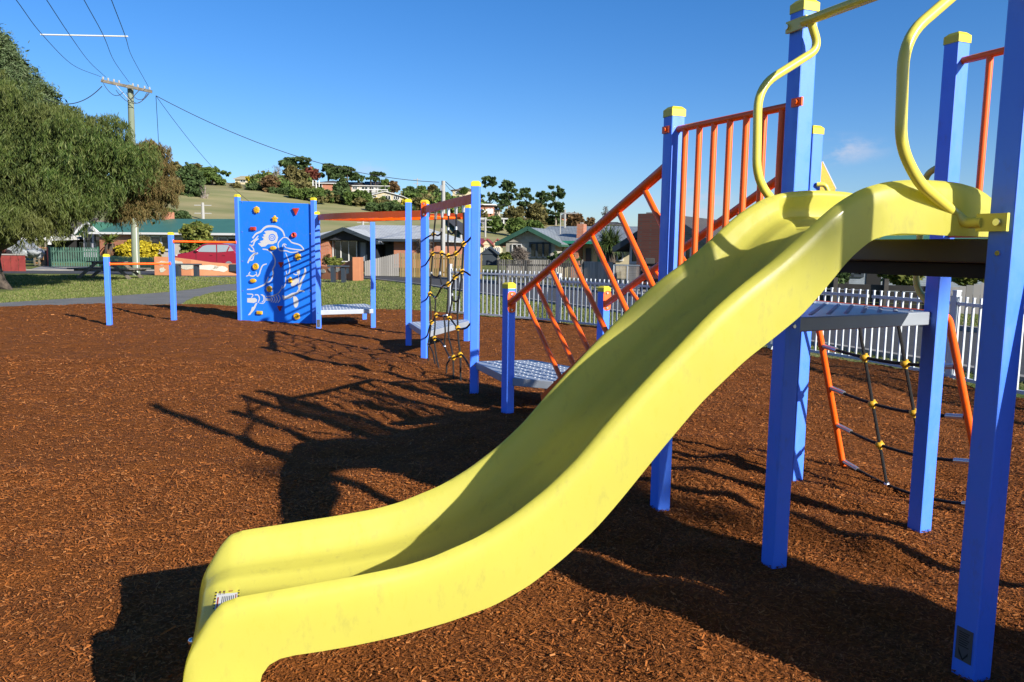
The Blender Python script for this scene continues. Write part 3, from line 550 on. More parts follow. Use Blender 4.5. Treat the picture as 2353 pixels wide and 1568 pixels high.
foot = np.interp(S_, [2.30,2.34,2.37,2.39,2.40,2.408,2.412], [0,.004,.018,.045,.09,.2,.42]); 
under = np.where(S_ > 2.30, np.maximum(bz-foot, -.03), bz); 
V = []; 
for s, c, b_, un in zip(S_, cz, bz, under):
    bed = b_+.034; wv = .085*(1-np.clip((s-.380)/.022, 0, 1)); dp = max(c-bed, .001); ut = (bed-.022) if s < 2.585 else b_-.02
    prof = [(-.235, ut), (-.262, min(un+.0, ut)), (-.277, un), (-.277, c-min(.07, dp*.5)), (-.274, c-min(.032,dp*.2)), (-.265, c-min(.009,dp*.06)), (-.252, c), (-.240+0*wv, c-min(.008,dp*.05)), (-.231-wv*.1, c-dp*.17), (-.220-wv*.35, c-dp*.38), (-.208-wv*.5, c-dp*.60), (-.188-wv*.7, c-dp*.71), (-.148-wv*.95, c-dp*.755), (-.130-wv, c-dp*.83), (-.112-wv, c-dp*.985), (-.07, bed), (0, bed-.004)]
    prof = prof+[(-a, z) for a, z in prof[:-1][::-1]]
    for u_, z in prof: q_ = SC+sv*s+se*(u_*1.047+SH); V.append((q_[0], q_[1], z))
K = len(prof); n = len(S_); V = np.array(V); Fq = []
for i in range(n-1):
    for k in range(K): Fq.append((i*K+k, i*K+(k+1) % K, (i+1)*K+(k+1) % K, (i+1)*K+k))
Fq = np.array(Fq)[:, ::-1]
slide = npmesh('slide', V, Fq, M['yellow'], parent=ps, smooth=True); slide['label'] = 'pale yellow moulded plastic wave slide in the foreground'
me = slide.data; import bmesh
bmx = bmesh.new(); bmx.from_mesh(me); bmx.verts.ensure_lookup_table(); bmx.faces.new([bmx.verts[k] for k in range(K)]); bmesh.ops.recalc_face_normals(bmx, faces=bmx.faces); bmx.to_mesh(me); bmx.free(); me.set_sharp_from_angle(angle=R(60))
# bolts at the foot of the slide
for (z, s, u_) in ((.33,2.590,.06),(.2,2.603,.13)):
    c = SC+sv*s+se*(u_+SH); MB().ball((c[0], c[1], z), .011, 8, 6).build('bolt', M['bolt'], slide, smooth=True)
# warning sticker on the bed
def bedp(s, u): return SC+sv*s+se*(u+SH)+np.array([0, 0, float(np.interp(s, S_, bz))+.031+.003])
def stk(mb, s0, s1, u0, u1, off): 
    g = [bedp(s, u)+np.array([0,0,off]) for s in np.linspace(s0, s1, 4) for u in np.linspace(u0, u1, 3)]; mb.add(g, [(i*3+j, i*3+j+1, i*3+j+4, i*3+j+3) for i in range(3) for j in range(2)])
s0, s1, u0, u1 = 2.458, 2.532, -.150, .02; ds, du = s1-s0, u1-u0
def sk(mb, a, b, c, d, off=.0018): stk(mb, s0+ds*a, s0+ds*b, u0+du*c, u0+du*d, off)
w = MB(); sk(w, 0, 1, 0, 1, .001); st = w.build('warning_sticker', M['white'], slide)
y = MB(); k_ = MB()
for i in range(15):
    mb = k_ if i % 2 else y
    for sa in (0, .93): sk(mb, sa, sa+.07, i/15, (i+1)/15)
for i in range(7):
    mb = y if i % 2 else k_
    for ua in (0, .965): sk(mb, .07+.86*i/7, .07+.86*(i+1)/7, ua, ua+.035)
y.build('yellow_border', M['ycap'], st)
for i in range(7):
    sk(k_, .22+i*.075, .245+i*.075, .44, .93-.05*(i % 3))
for i in range(4): sk(k_, .18+i*.05, .2+i*.05, .07, .2)
k_.build('black_print', M['black'], st)
r_ = MB(); sk(r_, .82, .88, .45, .93); sk(r_, .12, .16, .4, .95); sk(r_, .28, .46, .10, .26); r_.build('red_print', M['redp'], st)
r_ = MB()
for x_ in (.60, .76): sk(r_, x_, x_+.07, .10, .14); sk(r_, x_-.01, x_+.09, .15, .27); sk(r_, x_, x_+.02, .27, .35); sk(r_, x_+.06, x_+.08, .27, .35)
r_.build('figure_print', M['brownp'], st)

# climbing plate leaning on the high deck, to the right of the view
rd = -fo; md2 = unit(P['p17']-P['p15']); out2 = -md if False else unit(np.array([md2[1], -md2[0], 0])); 
A0 = at(P['p15']+md2*.055, 1.545); A1 = at(P['p15']+md2*.72, 1.545); B0 = A0+out2*1.02; B1 = A1+out2*1.02; B0[2] = B1[2] = -.05
m = MB(); nr = unit(np.cross(A1-A0, B0-A0)); m.add([p+nr*sg*.012 for sg in (1,-1) for p in (A0, A1, B1, B0)], [(0,1,2,3),(7,6,5,4),(0,4,5,1),(1,5,6,2),(2,6,7,3),(3,7,4,0)])
m.build('climbing_plate', M['deck'], ps, bevel=.004)
for e0_, e1_ in ((A0, B0), (A1, B1)): MB().beam(e0_, e1_, .03, .07).build('climbing_plate_edge', M['deck'], ps, bevel=.008)
# tall mast of the neighbouring tower outside the frame on the right
P['pm'] = P['p15']+(P['p15']-P['p13']); post('pm', 3.54, rt)
o_ = MB(); c_ = P['p15']+md*.34; L_ = float(np.linalg.norm(P['pm']-c_)); o_.prism([(0,.06),(L_-.05,.06),(L_-.05,1.62),(.0,1.42)], c_, md, (0,0,1), .02); o_.build('side_board', M['panel'], ps)

# ================================================================== GROUND
def struct(o): o['kind'] = 'structure'; return o
# hills and plain: one sheet to the horizon
rr = np.concatenate([np.linspace(.5, 80, 24), np.linspace(84, 300, 60), np.linspace(320, 1200, 24), [1500, 2000, 2600, 3500]])
aa = np.concatenate([np.linspace(-180, -60, 30)[:-1], np.linspace(-60, 60, 150), np.linspace(60, 180, 30)[1:-1]])*math.pi/180
RR, AA = np.meshgrid(rr, aa, indexing='ij'); X = RR*np.sin(AA); Yc = RR*np.cos(AA); Z = hz(X, Yc)+np.where(RR > 95, (vnoise(X*.05, Yc*.05)-.5)*1.2*np.clip((RR-95)/60, 0, 1), 0)-.10
V = np.stack([X, Yc, Z], -1).reshape(-1, 3); na = len(aa); nr_ = len(rr); i, j = np.meshgrid(np.arange(nr_-1), np.arange(na), indexing='ij'); i = i.ravel(); j = j.ravel()
struct(npmesh('hillside', V, np.stack([i*na+j, i*na+(j+1) % na, (i+1)*na+(j+1) % na, (i+1)*na+j], 1)[:, ::-1], M['hill'], smooth=True))
def sheet(name, pts, m, z, th=.0):
    mb = MB(); mb.add([(p[0], p[1], z) for p in pts], [tuple(range(len(pts)))]); o = mb.build(name, m, loc=(0,0,0)); return struct(o)
def tsheet(name, pts, m, z):
    tri = tessellate_polygon([[Vector((p[0], p[1], 0)) for p in pts]]); mb = MB(); mb.add([(p[0], p[1], z) for p in pts], [tuple(t) for t in tri]); o = mb.build(name, m, loc=(0,0,0))
    for p in o.data.polygons:
        if p.normal.z < 0: p.flip()
    return struct(o)
LZ = -.055
sheet('lawn', [(-60,-30),(40,-30),(40,78),(-60,78)], M['lawn'], LZ)
g = lambda *a: [G(x, y, LZ)[:2] for x, y in a]
# near lawn carries a footpath, a paved area and the streets
# footpath
pth = g((-500,720),(0,697),(120,689),(241,682),(320,677),(394,671),(455,664),(499,656),(560,651),(640,648))+g((700,657),(560,668),(488,675),(447,686),(432,692),(421,701),(300,706),(0,716),(-500,745))
tsheet('footpath', pth, M['path'], LZ+.008)
tsheet('paved_area', g((385,633),(560,630),(830,634),(845,644),(760,652),(640,656),(520,655),(450,646),(410,641)), M['path'], LZ+.004)
road = g((-400,624),(0,629),(200,630),(330,632),(500,634),(700,637),(837,641),(985,658),(1105,677),(1370,712),(1600,748),(1851,790),(2113,832),(2500,905),(3500,1100))
far = g((3500,960),(2700,812),(2256,766),(2100,748),(1926,735),(1600,697),(1272,662),(1105,648),(985,640),(837,633),(700,628),(500,624),(330,623),(200,623),(0,622),(-400,618))
tsheet('street', road+far, M['road'], LZ+.012)
def kerb(pts, name='kerb', h=.1):
    mb = MB()
    for a, b in zip(pts[:-1], pts[1:]): a = np.array([*a, LZ+h/2]); b = np.array([*b, LZ+h/2]); mb.beam(a-(b-a)*.001, b+(b-a)*.001, .16, h)
    struct(mb.build(name, M['conc'], loc=(0,0,0)))
kerb(road[6:14], h=.07); kerb([f for f in far[1:9]], h=.11); kerb(far[9:15], h=.08)
tsheet('driveway', g((60,622.5),(330,622.5),(240,614),(200,613),(115,610.5),(104,610)), M['conc'], LZ+.016)
tsheet('driveway', g((1345,668),(1500,686),(1480,663),(1340,655)), M['conc'], LZ+.008)
# hill road
Lp = [(1012,496),(1020,503),(1026,512),(1040,524),(1052,536),(1060,546)]; Rp = [(1022,496),(1032,502),(1046,509),(1062,519),(1080,532),(1105,548)]
vs = []
for a, b in zip(Lp, Rp):
    for k in range(7): q = T(a[0]+(b[0]-a[0])*k/6, a[1]+(b[1]-a[1])*k/6); vs.append(q)
vv = []; fs = []; nrow = 1
rows = [vs[i*7:(i+1)*7] for i in range(6)]; fine = []
for i in range(5):
    for s in range(8): t = s/8; fine.append([rows[i][k]*(1-t)+rows[i+1][k]*t for k in range(7)])
fine.append(rows[5]); mb = MB(); pts = []
for r_ in fine: pts += [(p[0], p[1], float(hz(p[0], p[1]))+.5) for p in r_]
mb.add(pts, [(i*7+k, i*7+k+1, (i+1)*7+k+1, (i+1)*7+k) for i in range(len(fine)-1) for k in range(6)]); struct(mb.build('hill_road', M['road'], loc=(0,0,0)))

# mulch bed
edge = [G(x, y)[:2] for x, y in ((-900,742),(-400,722),(0,706),(200,700),(420,699),(545,702),(740,706),(860,712),(935,713),(1036,720),(1120,727),(1206,733),(1283,741),(1370,751),(1560,772),(1753,797),(1851,815),(1950,832),(2058,848),(2113,856),(2183,875),(2245,894),(2352,916))]+[np.array([6.2,4.]), np.array([6.2,-4.]), np.array([-16,-4.])]
edge = np.array(edge)
def inside(x, y, poly):
    c = np.zeros(x.shape, bool); j = len(poly)-1
    for i in range(len(poly)):
        xi, yi = poly[i]; xj, yj = poly[j]
        k = ((yi > y) != (yj > y)) & (x < (xj-xi)*(y-yi)/((yj-yi) if yj != yi else 1e-9)+xi); c ^= k; j = i
    return c
gx = np.arange(-16, 6.4, .06); gy = np.arange(-4, 20.4, .06); XX, YY = np.meshgrid(gx, gy, indexing='ij'); ZZ = gz(XX, YY)
for k in ('p1','p2','p3','p5','p7','p8','p9','p10','p12','p13','p14','p15','p13b'):
    r2 = (XX-P[k][0])**2+(YY-P[k][1])**2; ZZ = ZZ*(1-.8*np.exp(-r2/.12))
nx, ny = XX.shape; cxm = (XX[:-1, :-1]+.03); cym = YY[:-1, :-1]+.03; ok = inside(cxm, cym, edge)
i, j = np.nonzero(ok); Fm = np.stack([i*ny+j, (i+1)*ny+j, (i+1)*ny+j+1, i*ny+j+1], 1)
struct(npmesh('mulch_bed', np.stack([XX, YY, ZZ], -1).reshape(-1, 3), Fm, M['mulch'], smooth=True))
def bil(x, y):
    u = (x-gx[0])/.06; v = (y-gy[0])/.06; i = np.clip(u.astype(int), 0, nx-2); j = np.clip(v.astype(int), 0, ny-2); u = u-i; v = v-j
    return (ZZ[i, j]*(1-u)+ZZ[i+1, j]*u)*(1-v)+(ZZ[i, j+1]*(1-u)+ZZ[i+1, j+1]*u)*v
# loose chips
def quads(c, a, b):              # centres, half axes -> verts, faces
    V = np.stack([c-a-b, c+a-b, c+a+b, c-a+b], 1).reshape(-1, 3); k = len(c); return V, np.arange(k*4).reshape(k, 4)
Y_ = np.concatenate([rng.uniform(1.7, 5, 210000), rng.uniform(5, 10, 130000), rng.uniform(10, 20, 60000)]); X_ = rng.uniform(-.72, .72, len(Y_))*(Y_+.6); okc = inside(X_, Y_, edge)&(X_ < 6); X_ = X_[okc]; Y_ = Y_[okc]; nC = len(X_)
keep = ~((Y_ < 3.6)&(rng.random(nC) < .35)); xo_ = rng.uniform(-13, 6.2, 150000); yo_ = rng.uniform(-1.5, 18, 150000); ko_ = (np.abs(xo_) > .72*(yo_+.6))&inside(xo_, yo_, edge)&(np.hypot(xo_, yo_) < 16)
X_ = np.concatenate([X_[keep], xo_[ko_]]); Y_ = np.concatenate([Y_[keep], yo_[ko_]]); nC = len(X_)
sc = np.interp(Y_, [2, 8, 18], [.8, 1.25, 1.9])*np.where(np.abs(X_) > .72*(Y_+.6), 1.7, 1.); ln_ = rng.lognormal(-4.95, .5, nC)*sc; wd = np.minimum(rng.lognormal(-6.2, .4, nC)*sc, ln_*.6); th = rng.uniform(0, 2*math.pi, nC); ti = rng.normal(0, .22, nC); ro = rng.normal(0, .35, nC)
a = np.stack([np.cos(th)*np.cos(ti), np.sin(th)*np.cos(ti), np.sin(ti)], 1); up = np.stack([np.zeros(nC), np.zeros(nC), np.ones(nC)], 1); b = np.cross(up, a); b /= np.linalg.norm(b, axis=1)[:, None]; n_ = np.cross(a, b)
b = b*np.cos(ro)[:, None]+n_*np.sin(ro)[:, None]; c = np.stack([X_, Y_, bil(X_, Y_)+.004+rng.random(nC)*.008+np.abs(np.sin(ti))*ln_*.6], 1)
Vc, Fc = quads(c, a*ln_[:, None], b*wd[:, None]); tag(npmesh('wood_chips', Vc, Fc, M['chips']), 'loose red brown wood chips scattered over the play area', 'wood chips', kind='stuff')
# grass blades on the lawns
road_p = np.array(road+far); path_p = np.array(pth)
def blades(n, x0, x1, y0, y1, cond):
    x = rng.uniform(x0, x1, n); y = rng.uniform(y0, y1, n)**1.0; k = cond(x, y); return x[k], y[k]
def cnd(x, y): return ~inside(x, y, edge)&~inside(x, y, road_p)&~inside(x, y, path_p)&(np.abs(x) < .72*y+1)
xs = []; ys = []
for a_ in [(130000,-16,5,16,27), (70000,-24,4,27,38), (60000,-1,9,7,20), (26000,2,13,14,24)]:
    x, y = blades(*a_, cnd); xs.append(x); ys.append(y)
# ragged tufts along the mulch and path edges
for poly, seg in ((edge, range(2, 9)), (path_p, list(range(1, 8))+list(range(11, 15)))):
    for i in seg:
        p, q = poly[i], poly[i+1]; L_ = np.linalg.norm(q-p); n = int(L_*500); t = rng.random(n); dn = np.array([-(q-p)[1], (q-p)[0]])/L_; off = np.abs(rng.normal(0, .06, n))*(1+vnoise(t*L_*2, t*0)); sg = 1 if poly is path_p else 1
        w_ = p+(q-p)*t[:, None]; cand = w_+dn*off[:, None]
        if poly is path_p: cand = w_+dn*(off[:, None])
        xs.append(cand[:, 0]); ys.append(cand[:, 1])
X_ = np.concatenate(xs); Y_ = np.concatenate(ys); nG = len(X_); hgt = rng.uniform(.02, .052, nG)*np.interp(Y_, [8, 35], [.8, 1.3])*(.6+.8*vnoise(X_*1.5, Y_*1.5)); w = rng.uniform(.004, .011, nG)*np.interp(Y_, [8, 30], [.8, 2.2]); th = rng.uniform(0, math.pi, nG); tilt = rng.normal(0, .02, (nG, 2))
base = np.stack([X_, Y_, np.full(nG, LZ-.002)], 1); sd = np.stack([np.cos(th)*w, np.sin(th)*w, np.zeros(nG)], 1); top = base+np.stack([tilt[:, 0], tilt[:, 1], hgt], 1)
V = np.stack([base-sd, base+sd, top], 1).reshape(-1, 3); tag(npmesh('grass', V, np.arange(nG*3).reshape(-1, 3), M['grass']), 'short green and straw grass of the lawns round the play area', 'grass', kind='stuff')

# ================================================================== METAL FENCE
fp = [G(1034,721), G(1283,742), G(1770,799), G(1990,835), G(2183,873), G(2300,903), np.array([6.0,6.6,0]), np.array([6.3,4.2,0])]
tops = [.96, .86, .93, .93, .93, .93, .93]
fe = thing('metal_fence', 'silver grey metal picket fence along the far edge of the wood chips', 'fence', (fp[1][0], fp[1][1], 0))
for i, p in enumerate(fp):
    if i == 3: continue
    h = {0:1.13, 1:1.0, 4:1.07}.get(i, 1.05); r0 = math.atan2(*(fp[min(i+1,len(fp)-1)]-fp[max(i-1,0)])[[1,0]])
    MB().box((p[0],p[1],h/2-.1), (.065,.065,h+.2), rz=r0).box((p[0],p[1],h+.008), (.074,.074,.022), rz=r0).build('post', M['fence'], fe, bevel=.004)
for i in range(len(fp)-1):
    a, b = fp[i], fp[i+1]; d_ = unit(b-a); L_ = np.linalg.norm(b-a); z1 = tops[i]; m = MB(); a_ = a+d_*.04; b_ = b-d_*.04
    m.beam(at(a_, z1), at(b_, z1), .038, .038); m.beam(at(a_, .05), at(b_, .05), .038, .038); npk = int(L_/.117)
    for k in range(npk):
        c_ = a+d_*(L_*(k+.5)/npk); m.box((c_[0], c_[1], z1/2+.06), (.022,.022,z1+.02), rz=math.atan2(d_[1], d_[0])); m.box((c_[0], c_[1], z1+.077), (.028,.028,.018), rz=math.atan2(d_[1], d_[0]))
    m.build('fence_panel', M['fence'], fe)

# ================================================================== helpers for buildings
def palings(name, label, cat, a, b, z0, h, w, gap, m, par=None, rails=True, hv=0, h2=None, point=False, posts=0):
    """boards from a to b; one fence"""
    a = np.array([a[0], a[1], z0]); b = np.array([b[0], b[1], z0]); d_ = unit(b-a); L_ = np.linalg.norm(b-a); n = int(L_/(w+gap)); mb = MB(); nrm = np.array([d_[1], -d_[0], 0])
    root = thing(name, label, cat, (a+b)/2)
    for i in range(n):
        t = (i+.5)/n; hh = h+((h2 or h)-h)*t+random.uniform(-hv, hv); c_ = a+d_*L_*t+nrm*random.uniform(0,.006)
        if point: mb.prism([(-w/2,0),(w/2,0),(w/2,hh-w*.5),(0,hh),(-w/2,hh-w*.5)], c_+nrm*0, d_, (0,0,1), .018)
        else: mb.box(c_+[0,0,hh/2], (w, .018, hh), rz=math.atan2(d_[1], d_[0]))
    mb.build('palings', m, root)
    if rails:
        r_ = MB(); hm = min(h, h2 or h)
        for q in (.22, .78): r_.beam(a-nrm*.04+[0,0,hm*q], b-nrm*.04+[0,0,hm*q], .04, .08)
        r_.build('rails', M['oldwood'] if m is not M['grn'] else M['grn'], root)
    for k in range(posts): c_ = a+(b-a)*k/(posts-1); MB().box(c_+[0,0,h*.52]-nrm*.09, (.1,.1,h*1.04)).build('post', M['oldwood'] if m is not M['grn'] else M['grn'], root)
    return root
class House:
    """facade from a to b (left to right as seen), z0 ground, ze eave; depth away from the viewer"""
    def __init__(s, name, label, a, b, z0, ze, depth, cat='house'):
        s.a = np.array([a[0], a[1], 0.]); s.b = np.array([b[0], b[1], 0.]); s.L = np.linalg.norm(s.b-s.a); s.u = (s.b-s.a)/s.L; s.v = np.array([-s.u[1], s.u[0], 0]); s.z0, s.ze, s.D = z0, ze, depth
        s.r = thing(name, label, cat, at((s.a+s.b)/2, z0)); s.rz = math.atan2(s.u[1], s.u[0])
    def p(s, x, y, z): return s.a+s.u*x+s.v*y+np.array([0, 0, z])
    def wall(s, m, x0=0, x1=None, y0=0, y1=None, z0=None, z1=None, name='wall', label=None):
        x1 = s.L if x1 is None else x1; y1 = s.D if y1 is None else y1; z0 = s.z0 if z0 is None else z0; z1 = s.ze if z1 is None else z1
        o = MB().box(s.p((x0+x1)/2, (y0+y1)/2, (z0+z1)/2), (x1-x0, y1-y0, z1-z0), rz=s.rz).build(name, m, s.r)
        if label: o['label'] = label
        return o
    def gable(s, m, rm, x0, x1, y0, y1, ze, zr, axis='x', oh=.4, trim=None, th=.12, name='roof', infill=True):
        """ridge along x (parallel to facade) or y"""
        if axis == 'x':
            ym = (y0+y1)/2; sl = (zr-ze)/(ym-y0); e = ze-sl*oh
            q = [s.p(x0-oh, y0-oh, e), s.p(x1+oh, y0-oh, e), s.p(x1+oh, ym, zr), s.p(x0-oh, ym, zr), s.p(x1+oh, y1+oh, e), s.p(x0-oh, y1+oh, e)]
            inf = [[s.p(x, y0, ze), s.p(x, y1, ze), s.p(x, ym, zr)] for x in (x0, x1)]; o_ = s.u
        else:
            xm = (x0+x1)/2; sl = (zr-ze)/(xm-x0); e = ze-sl*oh
            q = [s.p(x0-oh, y1+oh, e), s.p(x0-oh, y0-oh, e), s.p(xm, y0-oh, zr), s.p(xm, y1+oh, zr), s.p(x1+oh, y0-oh, e), s.p(x1+oh, y1+oh, e)]
            inf = [[s.p(x0, y, ze), s.p(x1, y, ze), s.p(xm, y, zr)] for y in (y0, y1)]; o_ = s.v
        dz = np.array([0, 0, th]); mb = MB()
        for f in ((0,1,2,3), (3,2,4,5)):
            t4 = [q[k] for k in f]; mb.add([p_+dz for p_ in t4]+t4, [(0,1,2,3),(7,6,5,4),(0,4,5,1),(1,5,6,2),(2,6,7,3),(3,7,4,0)])
        ro = mb.build(name, rm, s.r)
        if infill and m:
            for t3 in inf:
                g_ = MB(); k = .06; t3 = [p_-[0,0,.01] for p_ in t3]; g_.add([p_-o_*k for p_ in t3]+[p_+o_*k for p_ in t3], [(0,1,2),(5,4,3),(0,3,4,1),(1,4,5,2),(2,5,3,0)])
                g_.build('gable_wall', m, s.r)
        if trim:
            t_ = MB()
            if axis == 'x': t_.beam(q[0]+dz*.4, q[1]+dz*.4, .12, .16)
            else:
                t_.beam(q[1]+dz*.5-s.v*.03, q[2]+dz*.5-s.v*.03, .08, .22); t_.beam(q[4]+dz*.5-s.v*.03, q[2]+dz*.5-s.v*.03, .08, .22); t_.beam(q[0]+dz*.3, q[1]+dz*.3, .1, .12); t_.beam(q[4]+dz*.3, q[5]+dz*.3, .1, .12)
            t_.build('gutter', trim, s.r)
        return ro
    def hip(s, rm, x0, x1, y0, y1, ze, zr, oh=.4, inset=None, trim=None, name='roof'):
        ym = (y0+y1)/2; ins = (ym-y0) if inset is None else inset; b_ = [s.p(x0-oh,y0-oh,ze), s.p(x1+oh,y0-oh,ze), s.p(x1+oh,y1+oh,ze), s.p(x0-oh,y1+oh,ze)]; r_ = [s.p(x0+ins,ym,zr), s.p(x1-ins,ym,zr)]
        lo = [p_-[0,0,.1] for p_ in b_]; mb = MB(); mb.add(b_+r_+lo, [(0,1,5,4),(1,2,5),(2,3,4,5),(3,0,4),(9,8,7,6),(0,6,7,1),(1,7,8,2),(2,8,9,3),(3,9,6,0)]); ro = mb.build(name, rm, s.r)
        if trim: MB().beam(s.p(x0-oh,y0-oh-.04,ze-.04), s.p(x1+oh,y0-oh-.04,ze-.04), .1, .16).build('gutter', trim, s.r)
        return ro
    def flat(s, rm, x0, x1, y0, y1, z0, z1, th=.15, name='roof'):
        q = [s.p(x0,y0,z0), s.p(x1,y0,z0), s.p(x1,y1,z1), s.p(x0,y1,z1)]; mb = MB(); mb.add([p_+[0,0,th] for p_ in q]+q, [(0,1,2,3),(7,6,5,4),(0,4,5,1),(1,5,6,2),(2,6,7,3),(3,7,4,0)]); return mb.build(name, rm, s.r)
    def win(s, x0, x1, z0, z1, y=0, fm='frame', bars=1, fw=.07, name='window', hb=0, pane='glass'):
        m = MB(); 
        for x in np.linspace(x0, x1, bars+2): m.box(s.p(x, y-.03, (z0+z1)/2), (fw, .09, z1-z0+fw), rz=s.rz)
        for z in [z0, z1]+[z0+(z1-z0)*(k+1)/(hb+1) for k in range(hb)]: m.box(s.p((x0+x1)/2, y-.033, z), (x1-x0-fw*.9, .084, fw), rz=s.rz)
        f = m.build(name, M[fm], s.r); MB().box(s.p((x0+x1)/2, y-.012, (z0+z1)/2), (x1-x0-.02, .03, z1-z0-.02), rz=s.rz).build('pane', M[pane], f); return f
    def part(s, name, m, x0, x1, y0, y1, z0, z1, par=None): return MB().box(s.p((x0+x1)/2,(y0+y1)/2,(z0+z1)/2), (x1-x0,y1-y0,z1-z0), rz=s.rz).build(name, m, par or s.r)
def pxh(name, label, xl, xr, Yl, Yr, ytop, ybot, depth, cat='house'):
    """house whose facade corners are given by photo columns and depths; eave/ground rows measured at the left corner"""
    a = A(xl, ytop, Yl); b = A(xr, ytop, Yr); h = House(name, label, a, b, A(xl, ybot, Yl)[2], a[2], depth, cat); h.xl, h.xr, h.Yl, h.Yr = xl, xr, Yl, Yr; return h
def fx(h, px):                      # column -> distance along facade
    w_ = onp(px, 560, h.a, h.u); return float((w_-h.a)@h.u)
def fz(h, px, py): return float(onp(px, py, h.a, h.u)[2])

# ================================================================== STREET, HOUSES NEAR BY
# --- terracotta seat wall with mosaics
def seatwall(pxs, tops, z0, name, label, mos, flip=1, thick=.32, bench=None):
    base = [G(x, y, LZ) for x, y in pxs]; n = len(base); L = []; 
    zt = [float(onp(px, ty, base[i], (1,0,0))[2]) for i, ((px, _), ty) in enumerate(zip(pxs, tops))]
    F_, B_ = base, [b+np.array([0, thick, 0])*flip for b in base]; mb = MB(); vs = []
    for i in range(n): vs += [at(F_[i], LZ), at(F_[i], zt[i]), at(B_[i], zt[i]), at(B_[i], LZ)]
    fs = [(i*4+k, i*4+(k+1) % 4, i*4+4+(k+1) % 4, i*4+4+k) for i in range(n-1) for k in range(4)]+[(3,2,1,0), tuple((n-1)*4+k for k in range(4))]
    root = thing(name, label, 'seat wall', at(sum(base)/n, LZ)); mb.add(vs, fs); mb.build('wall', M['terra'], root, bevel=.02)
    mm = MB()
    for (t, zc, w_, h_, seed) in mos:
        k = min(int(t*(n-1)), n-2); f = t*(n-1)-k; c = base[k]*(1-f)+base[k+1]*f; d_ = unit(base[k+1]-base[k]); nrm = np.array([d_[1], -d_[0], 0]); rs = random.Random(seed); N_ = 11
        poly = [(w_*(.6+.4*rs.random())*math.cos(2*math.pi*i/N_), h_*(.55+.45*rs.random())*math.sin(2*math.pi*i/N_)) for i in range(N_)]
        mm.prism(poly, at(c, LZ+zc)+nrm*.012, d_, (0,0,1), .02)
    mm.build('mosaic', M['mosaic'], root)
    return root, base
sw, bs = seatwall([(355,633),(400,633.5),(440,634),(480,634),(520,634),(560,634),(640,634),(690,635)], [590,592,597,603,606,607,609,611], LZ, 'seat_wall', 'terracotta rendered wall with cream mosaics behind the high chin-up bar', [(.06,.62,.35,.13,1),(.06,.28,.18,.16,2),(.16,.66,.5,.12,3),(.26,.45,.6,.16,4),(.40,.42,.75,.16,5),(.52,.36,.5,.2,9),(.86,.36,.4,.16,12)])
pl = MB(); c = bs[4]+np.array([.55,-.02,LZ*0+.42]); pl.box(c, (.72,.03,.36)); pl.build('plaque', M['bench'], sw)
sw2, bs2 = seatwall([(716,641),(740,642.5),(760,643.5),(780,644.5),(800,645.5),(812,646.5)], [612,611.5,613,612,601,596], LZ, 'seat_wall', 'curved terracotta wall with mosaics, in shade behind the step platform', [(.2,.4,.35,.12,21),(.5,.5,.5,.16,22),(.75,.45,.5,.2,23)], thick=.5)
e0 = G(812,646.5,LZ); MB().box(at(e0+[.16,.3,0], LZ+.55), (.36,.8,1.1)).build('end_pier', M['terra'], sw2, bevel=.02)
def bench(px0, px1, py, name='bench', label='', h=.45):
    a, b = G(px0, py, LZ), G(px1, py, LZ); r_ = thing(name, label, 'bench', (a+b)/2); MB().beam(at(a,LZ+h)-[.25,0,0], at(b,LZ+h)+[.25,0,0], .42, .06).build('seat', M['bench'], r_, bevel=.01)
    for p_ in (a, b): MB().box(at(p_, LZ+h/2-.02), (.16,.34,h-.04)).build('leg', M['bench'], r_)
    return r_
bench(410, 452, 637, label='dark steel bench against the long terracotta wall', h=.62)
bench(766, 790, 650, label='dark steel bench in front of the shaded curved wall', h=.72)

# --- house with pale metal roof and navy gable
h = pxh('brick_house', 'brick house with white ribbed roof and navy gable, behind the climbing panel', 722, 1003, 50, 49, 553, 612, 9)
x = lambda p: fx(h, p); z = lambda p, q_: fz(h, p, q_); L = h.L
h.wall(M['brick'], x(905), L, label='orange brick wall'); h.wall(M['brick'], 0, x(767), y0=-.9); h.wall(M['nboard'], x(767)+.01, x(867), y0=-.3, y1=8); h.wall(M['dark'], x(867)+.01, x(905)-.01, y0=1.2); h.hip(M['wroof'], -.6, L, -.2, 9.4, h.ze+.12, h.ze+1.15, trim=M['navy'], oh=.45, inset=2.2)
h.gable(M['nboard'], M['wroof'], x(752), x(866), -1.0, 4.6, h.ze+.05, fz(h,803,529)-.02, axis='y', oh=.55, trim=M['navy'])
h.win(x(770), x(824), z(797,601), z(797,554), y=-.34, fm='greyplate' if False else 'frame', bars=2, fw=.06, hb=0).name = 'window'; h.part('corner_post', M['navy'], x(824)+.12, x(829)+.16, -.36, -.29, h.z0, h.ze)
w_ = h.win(x(831), x(846), z(797,600), z(797,556), y=-.34, fm='navy', bars=0, pane='curtain'); h.part('door', M['navy'], x(874), x(896), 1.13, 1.19, h.z0, h.z0+2.05)
for p_ in (772, 0): 
    if p_: h.part('curtain', M['curtain'], x(771)+.1, x(785)-.3, -.39, -.36, z(797,592), z(797,555.5))
